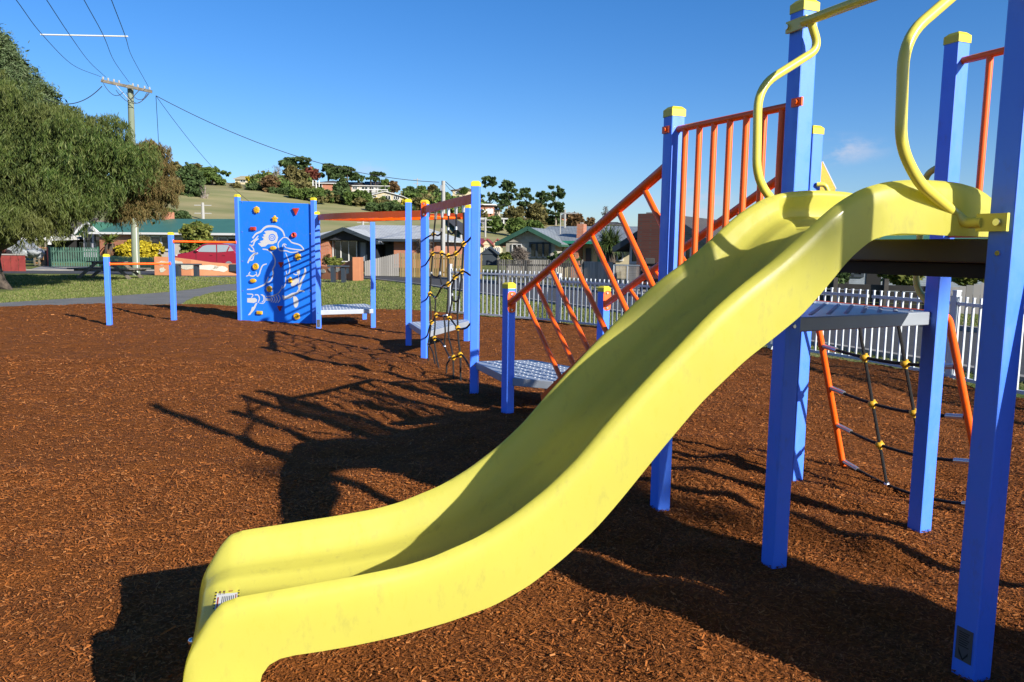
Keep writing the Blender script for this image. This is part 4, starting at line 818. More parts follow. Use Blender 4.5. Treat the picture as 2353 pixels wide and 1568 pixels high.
# --- green roofed house
h = pxh('brick_house', 'orange brick house with long green metal roof behind the golden bush', 228, 560, 62, 58, 536, 592, 9)
x = lambda p: fx(h, p); z = lambda p, q_: fz(h, p, q_); L = h.L
h.wall(M['brick'], 0, x(299), label='orange brick wall'); h.wall(M['pink'], x(299)+.02, L, y0=.25); h.gable(M['pink'], M['groof'], -.3, L+.5, 0, 9, h.ze+.05, fz(h,400,506)+.15, axis='x', oh=.4, trim=M['white'])
h.win(x(319), x(391), z(350,574), z(350,543), y=.22, bars=2, fw=.16); h.win(x(430), x(470), z(350,574), z(350,545), y=.22, bars=1, fw=.12); h.win(x(500), x(540), z(350,574), z(350,545), y=.22, bars=1, fw=.12)
gw = x(185); h.wall(M['shadeboard'], gw, -.02, y0=.3, y1=7, z1=h.ze+.15); h.gable(M['shadeboard'], M['groof'], gw, -.02, .25, 7.0, h.ze+.1, fz(h,207,513), axis='y', oh=.5, trim=M['white'])
h.win(x(192), x(203), z(200,569), z(200,537), y=.27, bars=0, fm='navy', fw=.1); h.win(x(213), x(227), z(200,569), z(200,534), y=.27, bars=0, fm='navy', fw=.1)
h.part('chimney', M['brick'], x(285), x(299), 4.2, 5.0, h.ze+.6, fz(h,290,493)+.4)
# --- brown tiled house and carport
h = pxh('tiled_house', 'low house with weathered brown tile roof left of the green roofed house', 55, 183, 66, 64, 549, 590, 8)
x = lambda p: fx(h, p); z = lambda p, q_: fz(h, p, q_); L = h.L
h.wall(M['dark'], 0, L, y0=1.5); h.hip(M['broof'], -.4, L, 0, 9.5, h.ze+.1, fz(h,127,521)+.9, oh=.4, inset=3.6, trim=M['white']); h.win(x(150), x(176), z(160,580), z(160,557), y=1.48, bars=1)
h = pxh('carport', 'flat white edged carport over the parked van at the far left', -30, 120, 56, 57, 551, 597, 6, cat='carport')
x = lambda p: fx(h, p); z = lambda p, q_: fz(h, p, q_); h.flat(M['white'], 0, h.L, 0, 6, h.ze, h.ze+.1, th=.28)
for px in (45, 85, 100): h.part('post', M['oldwood'], x(px), x(px)+.16, .2, .36, h.z0, h.ze)
h.part('back_wall', M['dark'], x(60), h.L, 5.6, 5.8, h.z0, h.ze); h.part('lamp', M['light'], x(112), x(119), -.2, -.02, h.ze-.3, h.ze+.25)
# wood stack, posts, box of plants
h = House('firewood_rack', 'rack of cut firewood beside the open gate at the left', A(79,611,53), A(93,611,53), A(80,611,53)[2], A(80,570,53)[2], .8, cat='firewood rack')
for k in range(4): h.part('shelf', M['oldwood'], 0, h.L, 0, .8, h.z0+.05+k*.34, h.z0+.1+k*.34)
for k in (0, h.L-.1): h.part('upright', M['oldwood'], k, k+.1, -.06, .02, h.z0, h.ze)
lg = MB()
for k in range(4):
    for j in range(4): c_ = h.p(.12+j*.11+random.uniform(-.02,.02), -.02, h.z0+.19+k*.34); lg.tube([c_, c_+h.v*.7], random.uniform(.045,.07), 7)
lg.build('logs', M['log'], h.r)
h = House('timber_gate', 'dark timber gate with red end post next to the green fence', A(94,612,53), A(114,613,52), A(94,612,53)[2], A(94,572,53)[2], .12, cat='gate')
h.part('gate_leaf', M['dwood'], 0, h.L-.3, 0, .08, h.z0+.05, h.ze-.1); h.part('end_post', M['redb'], h.L-.26, h.L, -.04, .1, h.z0, h.ze+.1); h.part('notice', M['log'], .12, .6, -.03, -.004, h.ze-.75, h.ze-.12)
# red board fence
a, b = A(-60,624,42), A(60,622.5,42.3); palings('board_fence', 'low red painted board fence with grey cap at the left edge', 'fence', a, b, a[2], A(0,586,42)[2]-a[2], .36, .012, M['redb'])
fr_ = [o for o in C.objects if o.name.startswith('board_fence')][0]; MB().beam([a[0],a[1],A(0,585,42)[2]], [b[0],b[1],A(0,585,42)[2]], .12, .07).build('cap', M['gpal'], fr_)
# green picket fence (two runs)
z_ = A(115,613,50)[2]; palings('picket_fence', 'green painted picket fence below the shade tinted gable', 'fence', A(116,613,50), A(228,611,52), z_, A(150,568,50.5)[2]-z_, .09, .05, M['grn'], point=True, posts=2)
z_ = A(228,614,52)[2]; palings('picket_fence', 'low green picket fence under the golden bush', 'fence', A(229,614,52), A(357,616,47), z_, A(300,590,49)[2]-z_, .09, .05, M['grn'], point=True)
# silver van behind the red fence
def P3(px, py, Y): return A(px, py, Y)
vn = thing('parked_van', 'silver van with sloping windscreen parked under the carport', 'van', A(15,600,50)); c0 = A(-20,600,50); 
def profile(o, ux, th, pts, mt, nm, par, bev=.06): mb = MB(); mb.prism(pts, o, ux, (0,0,1), th); return mb.build(nm, mt, par, bevel=bev, smooth=True)
vx = A(48,600,50)[0]; vz = A(0,597,50)[2]
profile((vx,51,vz), (1,0,0), 1.7, [(-5,.35),(-.1,.35),(0,.9),(-.25,1.15),(-1.0,1.3),(-1.5,1.95),(-1.9,2.05),(-5,2.05)], M['van'], 'body', vn)
MB().prism([(-1.05,1.32),(-1.52,1.9),(-2.6,1.92),(-2.6,1.32)], (vx,50.13,vz), (1,0,0), (0,0,1), .03).build('window', M['glass'], vn); MB().box((vx-.06,50.4,vz+.95), (.12,.3,.16)).build('headlight', M['light'], vn)
for k in (-.9,-4): MB().tube([(vx+k,50.1,vz+.33),(vx+k,50.35,vz+.33)], .33, 16).build('wheel', M['tyre'], vn, smooth=True)
tb = MB(); tb.v = []; 
for k in range(9): c_ = A(40+k*5.5+random.uniform(-2,2), 580+random.uniform(-4,4), 51+random.uniform(-.6,.6)); tb.ball(c_, (.42,.3,.2+random.random()*.18), 14, 10)
tb.v = [(x_+.09*math.sin(z_*17+x_*9), y_, z_+.10*math.sin(x_*13)*math.cos(x_*5+y_*7)) for x_, y_, z_ in tb.v]
tag(tb.build('tarpaulin_heap', M['cloth'], smooth=True), 'crumpled grey tarpaulin heap between van and firewood rack', 'tarpaulin')
# red car
cr = thing('parked_car', 'shiny dark red hatchback wagon parked behind the terracotta wall', 'car', A(470,614,46)); cz0 = A(470,621,46)[2]; cxr = A(551,600,46)[0]; cY = 46.9
W_ = cxr-A(398,600,46)[0]
pr = [(0,.42),(.02,.8),(.10,1.0),(.30,1.18),(.55,1.50),(.72,1.62),(1.2,1.69),(1.9,1.67),(2.25,1.58),(2.75,1.22),(3.05,1.10),(3.7,.98),(3.95,.80),(4.0,.45),(3.85,.33),(.1,.33)]
pr = [(-x_*W_/4.0, z_*.95) for x_, z_ in pr]; profile((cxr,cY,cz0), (1,0,0), 1.72, pr[::-1], M['car'], 'body', cr, .09)
def cpoly(pts, nm, mt, y, par=cr, th=.02): mb = MB(); mb.prism([(-x_*W_/4, z_*.95) for x_, z_ in pts], (cxr, y, cz0), (1,0,0), (0,0,1), th); return mb.build(nm, mt, par)
yf = cY-.87
for pts in ([(1.42,1.12),(1.42,1.57),(1.95,1.56),(2.2,1.48),(2.62,1.13)], [(.82,1.16),(.62,1.55),(.80,1.58),(1.34,1.58),(1.34,1.12)], [(.36,1.22),(.56,1.50),(.72,1.18)]): cpoly(pts, 'window', M['f_carglass'], yf)
for a_, b_ in ((1.38,.40),(2.62,.40)): cpoly([(a_,.5),(a_+.012,.5),(a_+.012,1.12),(a_,1.12)], 'door_seam', M['black'], yf)
for a_ in (.86,1.62): cpoly([(a_,.93),(a_+.16,.93),(a_+.16,.97),(a_,.97)], 'door_handle', M['car'], yf-.02, th=.05)
MB().ball((cxr-2.55*W_/4, yf-.1, cz0+1.14), (.12,.09,.08), 10, 6).build('mirror', M['car'], cr, smooth=True)
for a_ in (.68,3.25):
    c_ = np.array([cxr-a_*W_/4, yf+.02, cz0+.34]); wh = MB().tube([c_, c_+[0,.22,0]], .345, 22).build('wheel', M['tyre'], cr, smooth=True); MB().tube([c_-[0,.02,0], c_+[0,.02,0]], .21, 14).build('rim', M['steel'], wh, smooth=True)
MB().ball((cxr-.03, yf+.2, cz0+.98), (.06,.16,.14), 8, 6).build('tail_lamp', M['light'], cr, smooth=True); MB().ball((cxr-3.78*W_/4, yf+.12, cz0+.82), (.2,.12,.08), 8, 6).build('headlight', M['light'], cr, smooth=True)
# picnic table
pt = thing('picnic_table', 'weathered timber picnic table on the lawn left of the utility pole', 'picnic table', G(235,640,LZ)); c0 = G(232,641,LZ); Yt = c0[1]; pz = lambda q_: LZ+q_
x0, x1 = A(209,610,Yt)[0], A(285,610,Yt)[0]; xm_ = (x0+x1)/2; k_ = 1.0
def pb(nm, *bx):
    for (c_, s_) in bx: MB().box(c_, s_).build(nm, M['oldwood'], pt, bevel=.006)
for j in range(5): pb('top_board', (np.array([xm_, Yt-.32+j*.16, pz(.76)]), (x1-x0, .145, .045)))
MB().box((xm_,Yt,pz(.70)),(x1-x0-.1,.09,.08)).build('top_rail', M['oldwood'], pt)
bx0, bx1 = A(180,622,Yt)[0], A(283,622,Yt)[0]
# A-frame seen from its end: seats run away from the viewer
for i in (0,):
    pass
for xx in (x0-.25, x1+.25): pass
for yy in (Yt-.35, Yt+.75):
    a1 = np.array([x0-.45, yy, LZ]); a2 = np.array([x0+.42, yy, pz(.72)]); MB().beam(a1, a2, .05, .13).build('leg', M['oldwood'], pt); b1 = np.array([x1+.45, yy, LZ]); b2 = np.array([x1-.42, yy, pz(.72)]); MB().beam(b1, b2, .05, .13).build('leg', M['oldwood'], pt)
    MB().beam(np.array([x0-.6, yy+.06, pz(.40)]), np.array([x1+.6, yy+.06, pz(.40)]), .05, .1).build('cross_brace', M['oldwood'], pt)
for xx in (x0-.42, x1+.42): MB().box((xx, Yt+.2, pz(.46)), (.5, 1.9, .05)).build('seat', M['oldwood'], pt, bevel=.006)

# --- right hand side over the road
def pal(n, lab, cat, pa, pb_, ya, yb, yt, w, gap, m, **k):
    a = A(pa, ya[0], ya[1]); b = A(pb_, yb[0], yb[1]); return palings(n, lab, cat, a, b, min(a[2], b[2])-.02, A(pa, yt, ya[1])[2]-a[2], w, gap, m, **k)
pal('paling_fence', 'weathered grey paling fence, left end stepping up, beside the golden one', 'fence', 838, 917, (633,42), (633,42), 600, .1, .012, M['gpal'], h2=A(917,580,42)[2]-A(917,633,42)[2])
pal('paling_fence', 'golden pine paling fence behind the rope net', 'fence', 918, 1108, (633,42), (640,41), 577, .1, .03, M['ypal'], point=True, hv=.02)
pal('paling_fence', 'dark thin paling fence in shade below the cream weatherboard house', 'fence', 1144, 1338, (651,34.5), (655,34), 595, .045, .035, M['dpal'], posts=4)
pal('paling_fence', 'plain grey plank fence right of the dark paling fence', 'fence', 1341, 1407, (655,34), (659,33), 599, .14, .006, M['gpal'])
gt = thing('wire_gate', 'pale wire mesh gate with steel frame beside the letter box', 'gate', A(1440,665,31)); a, b = A(1409,664,31), A(1472,668,30.5); zt_ = A(1409,609,31)[2]; mb = MB()
mb.beam(at(a,zt_), at(b,zt_), .05, .05); mb.beam(at(a,a[2]+.1), at(b,a[2]+.1), .05, .05)
for t in (0, .5, 1): q_ = a+(b-a)*t; mb.beam(at(q_,a[2]), at(q_,zt_), .05, .05)
mb.build('frame', M['steel'], gt); mb = MB()
for k in range(1, 24): q_ = a+(b-a)*k/24; mb.beam(at(q_,a[2]+.1), at(q_,zt_), .014, .014)
for k in range(1, 16): z_ = a[2]+.1+(zt_-a[2]-.1)*k/16; mb.beam(at(a,z_), at(b,z_), .014, .014)
mb.build('mesh', M['gpal'], gt)
lb = thing('letter_box', 'dark metal letter box on a post by the wire gate', 'letter box', A(1491,655,29)); c_ = A(1491,600,29); MB().box(c_, (.38,.4,.22)).build('box', M['dwood'], lb, bevel=.03); MB().box((c_[0],c_[1],(c_[2]+A(1491,660,29)[2])/2), (.09,.09,c_[2]-A(1491,660,29)[2])).build('post', M['dwood'], lb)
a, b = A(1474,670,30), A(1560,676,28); rf = thing('rail_fence', 'dark three rail timber fence right of the letter box', 'fence', (a+b)/2)
for k in range(4): MB().beam(at(a, a[2]+.15+k*.3), at(b, a[2]+.15+k*.3), .03, .14).build('rail', M['dwood'], rf)
for t in (0,.5,1): q_ = a+(b-a)*t; MB().box(at(q_, a[2]+.6)+[0,.06,0], (.1,.1,1.25)).build('post', M['dwood'], rf)
# cream weatherboard house with green trim
h = pxh('weatherboard_house', 'cream weatherboard gabled house with green trim and brick chimney, behind the dark paling fence', 1163, 1276, 44, 43, 556, 640, 10)
x = lambda p: fx(h, p); z = lambda p, q_: fz(h, p, q_); L = h.L
h.wall(M['wboard'], 0, L); h.gable(M['wboard'], M['sroof'], 0, L, 0, 10, h.ze+.0, fz(h,1221,528), axis='y', oh=.45, trim=M['grn'])
h.win(x(1219), x(1264), z(1240,592), z(1240,559), y=0, fm='navy', bars=2, fw=.1); h.win(x(1178), x(1199), z(1190,577), z(1190,562), y=0, fm='frame', bars=1, fw=.05)
xe = x(1455); h.wall(M['cream'], L+.02, x(1297), y0=1.5, label='sunlit cream wall'); h.wall(M['brick'], x(1297)+.01, x(1313), y0=1.4); h.wall(M['cream'], x(1313)+.01, xe, y0=2.4); h.gable(M['wboard'], M['sroof'], L-1.5, xe+.2, 1.6, 9.4, h.ze+.1, fz(h,1340,533)+.35, axis='x', oh=.6, trim=M['gtrim'])
h.part('chimney', M['brick'], x(1303), x(1319), 1.9, 2.6, h.ze, fz(h,1310,514)+.05); h.part('chimney_pot', M['conc'], x(1308), x(1314), 2.1, 2.4, fz(h,1310,514), fz(h,1310,508))
h.part('door', M['navy'], x(1321), x(1334), 2.3, 2.38, h.z0, h.ze-.3); h.part('door', M['gtrim'], x(1350), x(1366), 2.3, 2.38, h.z0, h.ze-.4); h.win(x(1385), x(1410), h.z0+1.1, h.ze-.4, y=2.38, bars=1)
for k, (px, yt, yb) in enumerate(((1176+0, 512, 540),)):
    pass
h.part('flue', M['gpole'], x(1236), x(1239), 5, 5.15, h.ze+.6, fz(h,1237,500)+.7); mb = MB(); q0_ = h.p(x(1257), 2.5, h.ze+.5); zt_ = fz(h,1257,494)+.2; mb.beam(q0_, at(q0_, zt_), .05, .05); mb.beam(at(q0_, zt_), at(q0_, zt_)+h.u*1.0, .05, .07); mb.build('antenna_mast', M['gpole'], h.r)
# grey house with large brick chimney
h = pxh('weatherboard_house', 'grey weatherboard house with broad brown brick chimney, seen past the post', 1447, 1640, 33, 31, 556, 650, 9)
x = lambda p: fx(h, p); z = lambda p, q_: fz(h, p, q_); L = h.L
h.wall(M['bboard'], 0, L); h.gable(M['bboard'], M['droof'], 0, L, 0, 9, h.ze-.1, fz(h,1545,500), axis='y', oh=.5, trim=M['navy']); h.part('chimney', M['brickd'], x(1481), x(1533), -.75, -.02, h.z0, fz(h,1500,493)); h.part('chimney_cap', M['conc'], x(1496), x(1512), -.6, -.2, fz(h,1500,493), fz(h,1500,490))
h.win(x(1452), x(1474), z(1460,604), z(1460,565), y=0, bars=0, fw=.1); h.win(x(1560), x(1590), z(1460,604), z(1460,565), y=0, bars=1, fw=.1)
# blue weatherboard house with green roof at the right
h = pxh('weatherboard_house', 'blue grey weatherboard house with green roof behind the middle deck at the right', 1860, 2420, 29, 27, 548, 690, 8)
x = lambda p: fx(h, p); z = lambda p, q_: fz(h, p, q_); L = h.L
h.wall(M['bboard'], 0, L); h.gable(M['bboard'], M['groof'], 0, L, 0, 8, h.ze, h.ze+1.1, axis='x', oh=.5, trim=M['grn']); h.win(x(1940), x(1986), z(1960,634), z(1960,560), y=0, fm='navy', bars=1, fw=.1); h.part('painted_porch_shade', M['dark'], x(1996), x(2030), -.03, -.005, h.z0, z(1960,600)); h.win(x(2170), x(2215), z(2190,640), z(2190,570), y=0, fm='navy', bars=0, fw=.1)  # flat dark porch panel and navy frames paint shade onto this wall
for px in (1935, 2018): h.part('porch_post', M['dwood'], x(px), x(px)+.12, -1.3, -1.18, h.z0, h.ze-.3)
pal('paling_fence', 'tall grey paling fence at the right behind the leaning rope ladder', 'fence', 2150, 2420, (722,21), (728,20), 664, .16, .008, M['gpal'], h2=A(2420,622,20)[2]-A(2420,728,20)[2])
a, b = A(1600,700,24), A(2150,720,21); lf = thing('board_wall', 'low dark horizontal board wall in shade behind the metal fence at the right', 'retaining wall', (a+b)/2)
for k in range(5): MB().beam(at(a, a[2]+.02+k*.17), at(b, a[2]+.02+k*.17), .06, .155).build('board', M['dwood'], lf)
for t in np.linspace(0,1,6): q_ = a+(b-a)*t; MB().box(at(q_, a[2]+.45)-[0,.08,0], (.12,.1,1.0)).build('post', M['dwood'], lf)

# ================================================================== POLES AND WIRES
up = thing('utility_pole', 'greenish timber utility pole with crossarm standing on the lawn behind the feathery tree', 'utility pole', G(313,634,LZ)); c0 = G(313,634,LZ); zt_ = A(300,196,c0[1])[2]; ptop = A(299.5,196,c0[1]); lean = ptop[0]-c0[0]
MB().tube([at(c0,LZ-.2), np.array([c0[0]+lean, c0[1], zt_])], [.19,.135], 18).build('shaft', M['pole'], up, smooth=True)
xa, xb = A(250,193,c0[1]), A(351,212,c0[1]); xa[1] -= .55; xb[1] += .1
m = MB(); m.beam(xa-[0,.16,0], xb-[0,.16,0], .11, .13); ca_ = m.build('crossarm', M['oldwood'], up)
m = MB(); mid = (xa+xb)/2; m.beam(mid+(xa-mid)*.42-[0,.2,.06], np.array([c0[0]+lean,c0[1]-.14,mid[2]-.62]), .05, .012); m.beam(mid+(xb-mid)*.5-[0,.2,.06], np.array([c0[0]+lean,c0[1]-.14,mid[2]-.62]), .05, .012); m.build('brace', M['steel'], up)
for t in (.04,.14,.25,.35,.62,.72,.85,.95): q_ = xa+(xb-xa)*t; MB().tube([q_+[0,-.16,.06], q_+[0,-.16,.12], q_+[0,-.16,.2]], [.02,.05,.03], 8).build('insulator', M['gpole'], up, smooth=True)
MB().tube([at(c0,LZ)+[.13,-.13,0], at(c0,3.4)+[.12+lean*.4,-.12,0]], .022, 6).build('conduit', M['white'], up)
m = MB()
for a_, b_, s_ in ((.95,.3,.55),(.9,.5,.5),(.05,.45,.35),(.93,.6,.3)): pa = xa+(xb-xa)*a_-[0,.2,.1]; pb_ = xa+(xb-xa)*b_-[0,.25,.3]; m.tube([pa*(1-t)+pb_*t-np.array([0,0,s_*4*t*(1-t)]) for t in np.linspace(0,1,9)], .014, 5)
m.build('jumper_wires', M['wire'], up, smooth=True)
def wire(label, a, b, sag, r=.011, n=28, name='power_line'):
    o = MB().tube([a*(1-t)+b*t-np.array([0,0,sag*4*t*(1-t)]) for t in np.linspace(0, 1, n)], r, 5).build(name, M['wire'], smooth=True); return tag(o, label, 'power line', 'overhead power lines')
# four lines running forward over the viewer's left
att = [xa+[0,-.16,.18], xa+(xb-xa)*.10+[0,-.16,.2], xa+(xb-xa)*.55+[0,-.16,.2], xa+(xb-xa)*.93+[0,-.16,.2]]
ends = [(38,0),(145,0),(325,0),(432,0)]; ends = [(60,0),(187,0),(336,0),(447,0)]
ep = [(37,0),(107,0),(193,0),(256,0)]
mids = [(97,80),(161,82),(238,83),(288,84)]; names = ['leftmost of the four thin lines crossing the sky above the crossarm','second from left of the four thin lines above the crossarm','third from left of the four thin lines above the crossarm','rightmost of the four thin lines above the crossarm']
wp = []
for (p0, p1, a_, nm) in zip(ep, mids, att, names):
    Y1 = 24.; q1 = A(p1[0], p1[1], Y1); Y0 = 19.5; q2 = A(p0[0], p0[1], Y0); d_ = q2-q1; q3 = q2+d_*1.5; q1b = (a_+q1)/2
    md_ = {0:(170,157),1:(232,150),2:(285,165),3:(310,150)}; 
    px = {0:(168,150),1:(205,142),2:(262,140),3:(303,130)}[names.index(nm)]; qm = A(px[0], px[1], (Y1+a_[1])/2+2)
    o = MB().tube(spline([a_, qm, q1, q2, q3], 8), .010, 5).build('power_line', M['wire'], smooth=True); tag(o, nm, 'power line', 'overhead power lines'); wp.append(q1)
sp = MB().tube([wp[0]-(wp[3]-wp[0])*.02, wp[3]+(wp[3]-wp[0])*.03], .022, 8).build('line_spreader', M['white'], smooth=True); tag(sp, 'thin white spreader rod holding four power lines apart in the sky', 'spreader rod')
c1 = A(1018,650,44); c1[2] = LZ; gp = thing('utility_pole', 'plain pale grey pole behind the rope net and golden fence', 'utility pole', c1); pt_ = A(1017,416,44)
MB().tube([at(c1,LZ-.2), at(c1,pt_[2])], [.125,.105], 12).build('shaft', M['gpole'], gp, smooth=True); MB().box(at(c1,pt_[2]-.4)+[-.12,-.1,0], (.1,.1,.3)).build('bracket', M['steel'], gp)
R1_ = xb+[.1,0,-.15]; R2_ = A(1009,419,44)
wire('thick cable sagging from the crossarm across to the plain grey pole', R1_, R2_, .9, r=.017, n=40)
wire('cable falling steeply from the crossarm towards the hill', R1_, A(640,500,60), 1.0, r=.012); wire('short cable dropping from the crossarm to the green roof', R1_, A(375,506,56), .3, r=.014); wire('cable running left from the crossarm into the feathery tree', xa-[0,.1,.25], A(100,225,34), .5, r=.02)
wire('cable running right from the grey pole towards the tall gums', A(1024,418,44), A(1160,470,60), .6, r=.02); wire('lower thin cable right of the grey pole', A(1024,424,44), A(1080,450,60), .4, r=.014)
def spole(label, px, ptop_, pbot, m='gpole', r=.1, arm=0, Y=None):
    b = T(px, pbot) if Y is None else A(px, pbot, Y); t_ = A(px, ptop_, b[1]); o = thing('utility_pole', label, 'utility pole', b); MB().tube([b-[0,0,.5], at(b, t_[2])], [r*1.2,r], 8).build('shaft', M[m], o, smooth=True)
    if arm: 
        for dz in (.4, 1.6): MB().box(at(b, t_[2]-dz), (arm, .1, .12)).build('crossarm', M[m], o)
spole('slim grey pole with two arms on the ridge left of the grey pole', 959, 410, 445, r=.12, arm=2.4); spole('tilted timber pole below the tall gums', 1115, 500, 542, 'gpole', r=.14, arm=2.2); spole('weathered pole standing by the gum tree on the slope', 467, 466, 505, 'gpole', r=.2, arm=2.6); spole('short pole behind the white roof', 834, 488, 528, 'gpole', r=.16, arm=1.8); spole('dark mast in front of the small pine', 852, 398, 425, 'dwood', r=.2)
spole('slim pole behind the golden paling fence', 1059, 540, 600, Y=58, r=.09); spole('thin street light pole on the hill road', 1034, 487, 505, r=.08, arm=0)

# ================================================================== TREES AND PLANTS
def foliage(name, blobs, n, size, m, parent=None, loc=(0,0,0), clump=24, droop=0, shell=.55, cr=.16, asp=.6, upb=.0, seed=1):
    """blobs (cx,cy,cz,rx,ry,rz); leaf clumps spread through each ellipsoid, denser toward its skin"""
    g = np.random.default_rng(seed); B = np.array(blobs, float); vol = (B[:,3]*B[:,5]+B[:,4]*B[:,5]+B[:,3]*B[:,4]); k = g.choice(len(B), max(n//clump, 6), p=vol/vol.sum()); nc = len(k)
    d = g.normal(size=(nc, 3)); d /= np.linalg.norm(d, axis=1)[:, None]; d[:, 2] = np.where((d[:, 2] < -.35) & (g.random(nc) < .6), -d[:, 2], d[:, 2]); r = shell+(1.04-shell)*g.random(nc)**.6
    cc = B[k, :3]+d*B[k, 3:]*r[:, None]; csz = cr*B[k, 3:].min(1)*g.uniform(.6, 1.4, nc)
    j = np.repeat(np.arange(nc), clump); N_ = len(j); off = g.normal(size=(N_, 3))*csz[j][:, None]*np.array([1, 1, .75])
    c = cc[j]+off; s = size*g.uniform(.6, 1.4, N_)
    if droop:
        c[:, 2] -= np.abs(g.normal(size=N_))*droop; a = np.stack([g.normal(0, .5, N_), g.normal(0, .5, N_), -np.ones(N_)], 1); a /= np.linalg.norm(a, axis=1)[:, None]
    else:
        a = g.normal(size=(N_, 3)); a[:, 2] = a[:, 2]*.7+upb; a /= np.linalg.norm(a, axis=1)[:, None]
    q = g.normal(size=(N_, 3)); b = np.cross(a, q); b /= np.linalg.norm(b, axis=1)[:, None]
    V, Fc = quads(c, a*s[:, None], b*(s*asp)[:, None]); 
    # leaf shaped: pull corners to make pointed quads
    V = V.reshape(-1, 4, 3); mid0 = (V[:, 0]+V[:, 3])/2; mid1 = (V[:, 1]+V[:, 2])/2; ctr = V.mean(1); W0 = ctr+(V[:, 3]-V[:, 0])/2; W1 = ctr-(V[:, 3]-V[:, 0])/2
    V = np.stack([mid0, W1, mid1, W0], 1).reshape(-1, 3)
    return npmesh(name, V, Fc, m, parent=parent, loc=loc)
def limbs(base, top, r, blobs, m, parent, nl=5, seed=3, spread=.7):
    g = random.Random(seed); base = np.array(base, float); top = np.array(top, float); mb = MB(); L = top-base
    pts = [base+L*t+np.array([g.uniform(-.03, .03), g.uniform(-.03, .03), 0])*np.linalg.norm(L)*(t > 0)*(t < 1) for t in np.linspace(0, 1, 6)]; mb.tube(pts, [r*1.35, r, r*.88, r*.78, r*.66, r*.5], 10)
    for i in range(nl):
        t = g.uniform(.45, 1); p = base+L*t; q = np.array(g.choice(blobs)[:3], float); q2 = p+(q-p)*spread; md = (p+q2)/2+np.array([0, 0, -.05*np.linalg.norm(q2-p)]); mb.tube([p, md, q2], [r*.5, r*.33, r*.12], 6)
    return mb.build('trunk', m, parent, smooth=True)
def dxy(px, py, Y, w=None): return A(px, py, Y)
seedc = [100]
def tree(name, label, cat, x0, x1, yt, yb, m, Y=None, n=900, size=None, trunk='bark', kind='round', group=None, depthf=.8, yl=None, nb=7, shell=.45, bare=0, tr=None, clump=18):
    """crown fills photo columns x0..x1, rows yt..yb; stands on the terrain at row yl (or at depth Y)"""
    seedc[0] += 1; g = random.Random(seedc[0]); xm = (x0+x1)/2; yl = yl or yb
    base = T(xm, yl) if Y is None else A(xm, yl, Y)
    Yb = base[1]; sc = Yb/F*1.0; ray_ = ray(xm, yt); wv = (x1-x0)*sc; top = A(xm, yt, Yb)[2]; bot = A(xm, yb, Yb)[2]; hv = top-bot; root = thing(name, label, cat, base, group); bl = []
    if kind == 'cone':
        for i in range(8): t = i/7; rr_ = wv/2*(1-t*.9); bl.append((base[0]+g.uniform(-.05,.05)*wv, Yb, bot+hv*(.08+.84*t), rr_, rr_, hv*.13))
    elif kind == 'flat':
        for i in range(nb): u = g.uniform(-.42, .42); bl.append((base[0]+u*wv, Yb+g.uniform(-.3,.3)*wv*depthf, bot+hv*(.55+g.uniform(-.35,.33)), wv*g.uniform(.14,.24), wv*.2, hv*g.uniform(.1,.17)))
        bl.append((base[0], Yb, bot+hv*.82, wv*.3, wv*.25, hv*.16))
    elif kind == 'gum':
        for i in range(nb):
            t = g.random()**.8; u = g.uniform(-.5, .5)*(1-.55*t); r_ = wv*g.uniform(.09, .17); bl.append((base[0]+u*wv, Yb+g.uniform(-.3,.3)*wv, bot+hv*(.12+.84*t), r_, r_, r_*.62))
    elif kind == 'hedge':
        for i in range(nb): u = -.5+(i+.5)/nb; bl.append((base[0]+u*wv, Yb+g.uniform(-.3,.3)*hv, bot+hv*g.uniform(.35,.5), wv/nb*.8, hv*.6, hv*g.uniform(.4,.58)))
    else:
        for i in range(nb):
            a_ = g.uniform(0, 2*math.pi); q = g.uniform(.15, 1); t = g.uniform(0, 1); rr_ = (wv/2)*g.uniform(.3,.48); bl.append((base[0]+math.cos(a_)*(wv/2-rr_)*q, Yb+math.sin(a_)*(wv/2-rr_)*q*depthf, bot+rr_*.6+(hv-rr_*1.4)*t*(1-.0*q), rr_, rr_, min(rr_*.85, hv*.4)))
        bl += [(base[0], Yb, bot+hv*.42, wv*.33, wv*.33, hv*.36), (base[0]+g.uniform(-.16,.16)*wv, Yb, bot+hv*.72, wv*.24, wv*.24, hv*.24)]
        for i in range(nb): a_ = g.uniform(0, 2*math.pi); e_ = g.uniform(-.2, 1.4); rr_ = wv*g.uniform(.07,.13); bl.append((base[0]+math.cos(a_)*math.cos(e_)*wv*.43, Yb+math.sin(a_)*math.cos(e_)*wv*.3, bot+hv*.5+math.sin(e_)*hv*.42, rr_, rr_, rr_*.8))
    size = (size or max(.05, 2.6*sc))*1.15; n = int(n*1.7)
    if not bare: foliage('crown', bl, n, size, M[m], parent=root, shell=shell, seed=seedc[0], clump=clump)
    gz0 = base-np.array([0, 0, .4]); limbs(gz0, (base[0], Yb, bot+hv*.6), tr or wv*.035, bl, M[trunk], root, nl=6 if not bare else 26, seed=seedc[0], spread=.75 if not bare else 1.0)
    if bare: foliage('twigs', bl, n, size*.8, M[m], parent=root, shell=.2, seed=seedc[0], asp=.08, clump=6, cr=.3)
    return root
G1 = 'trees on the hillside'; G2 = 'shrubs and hedges on the hillside'
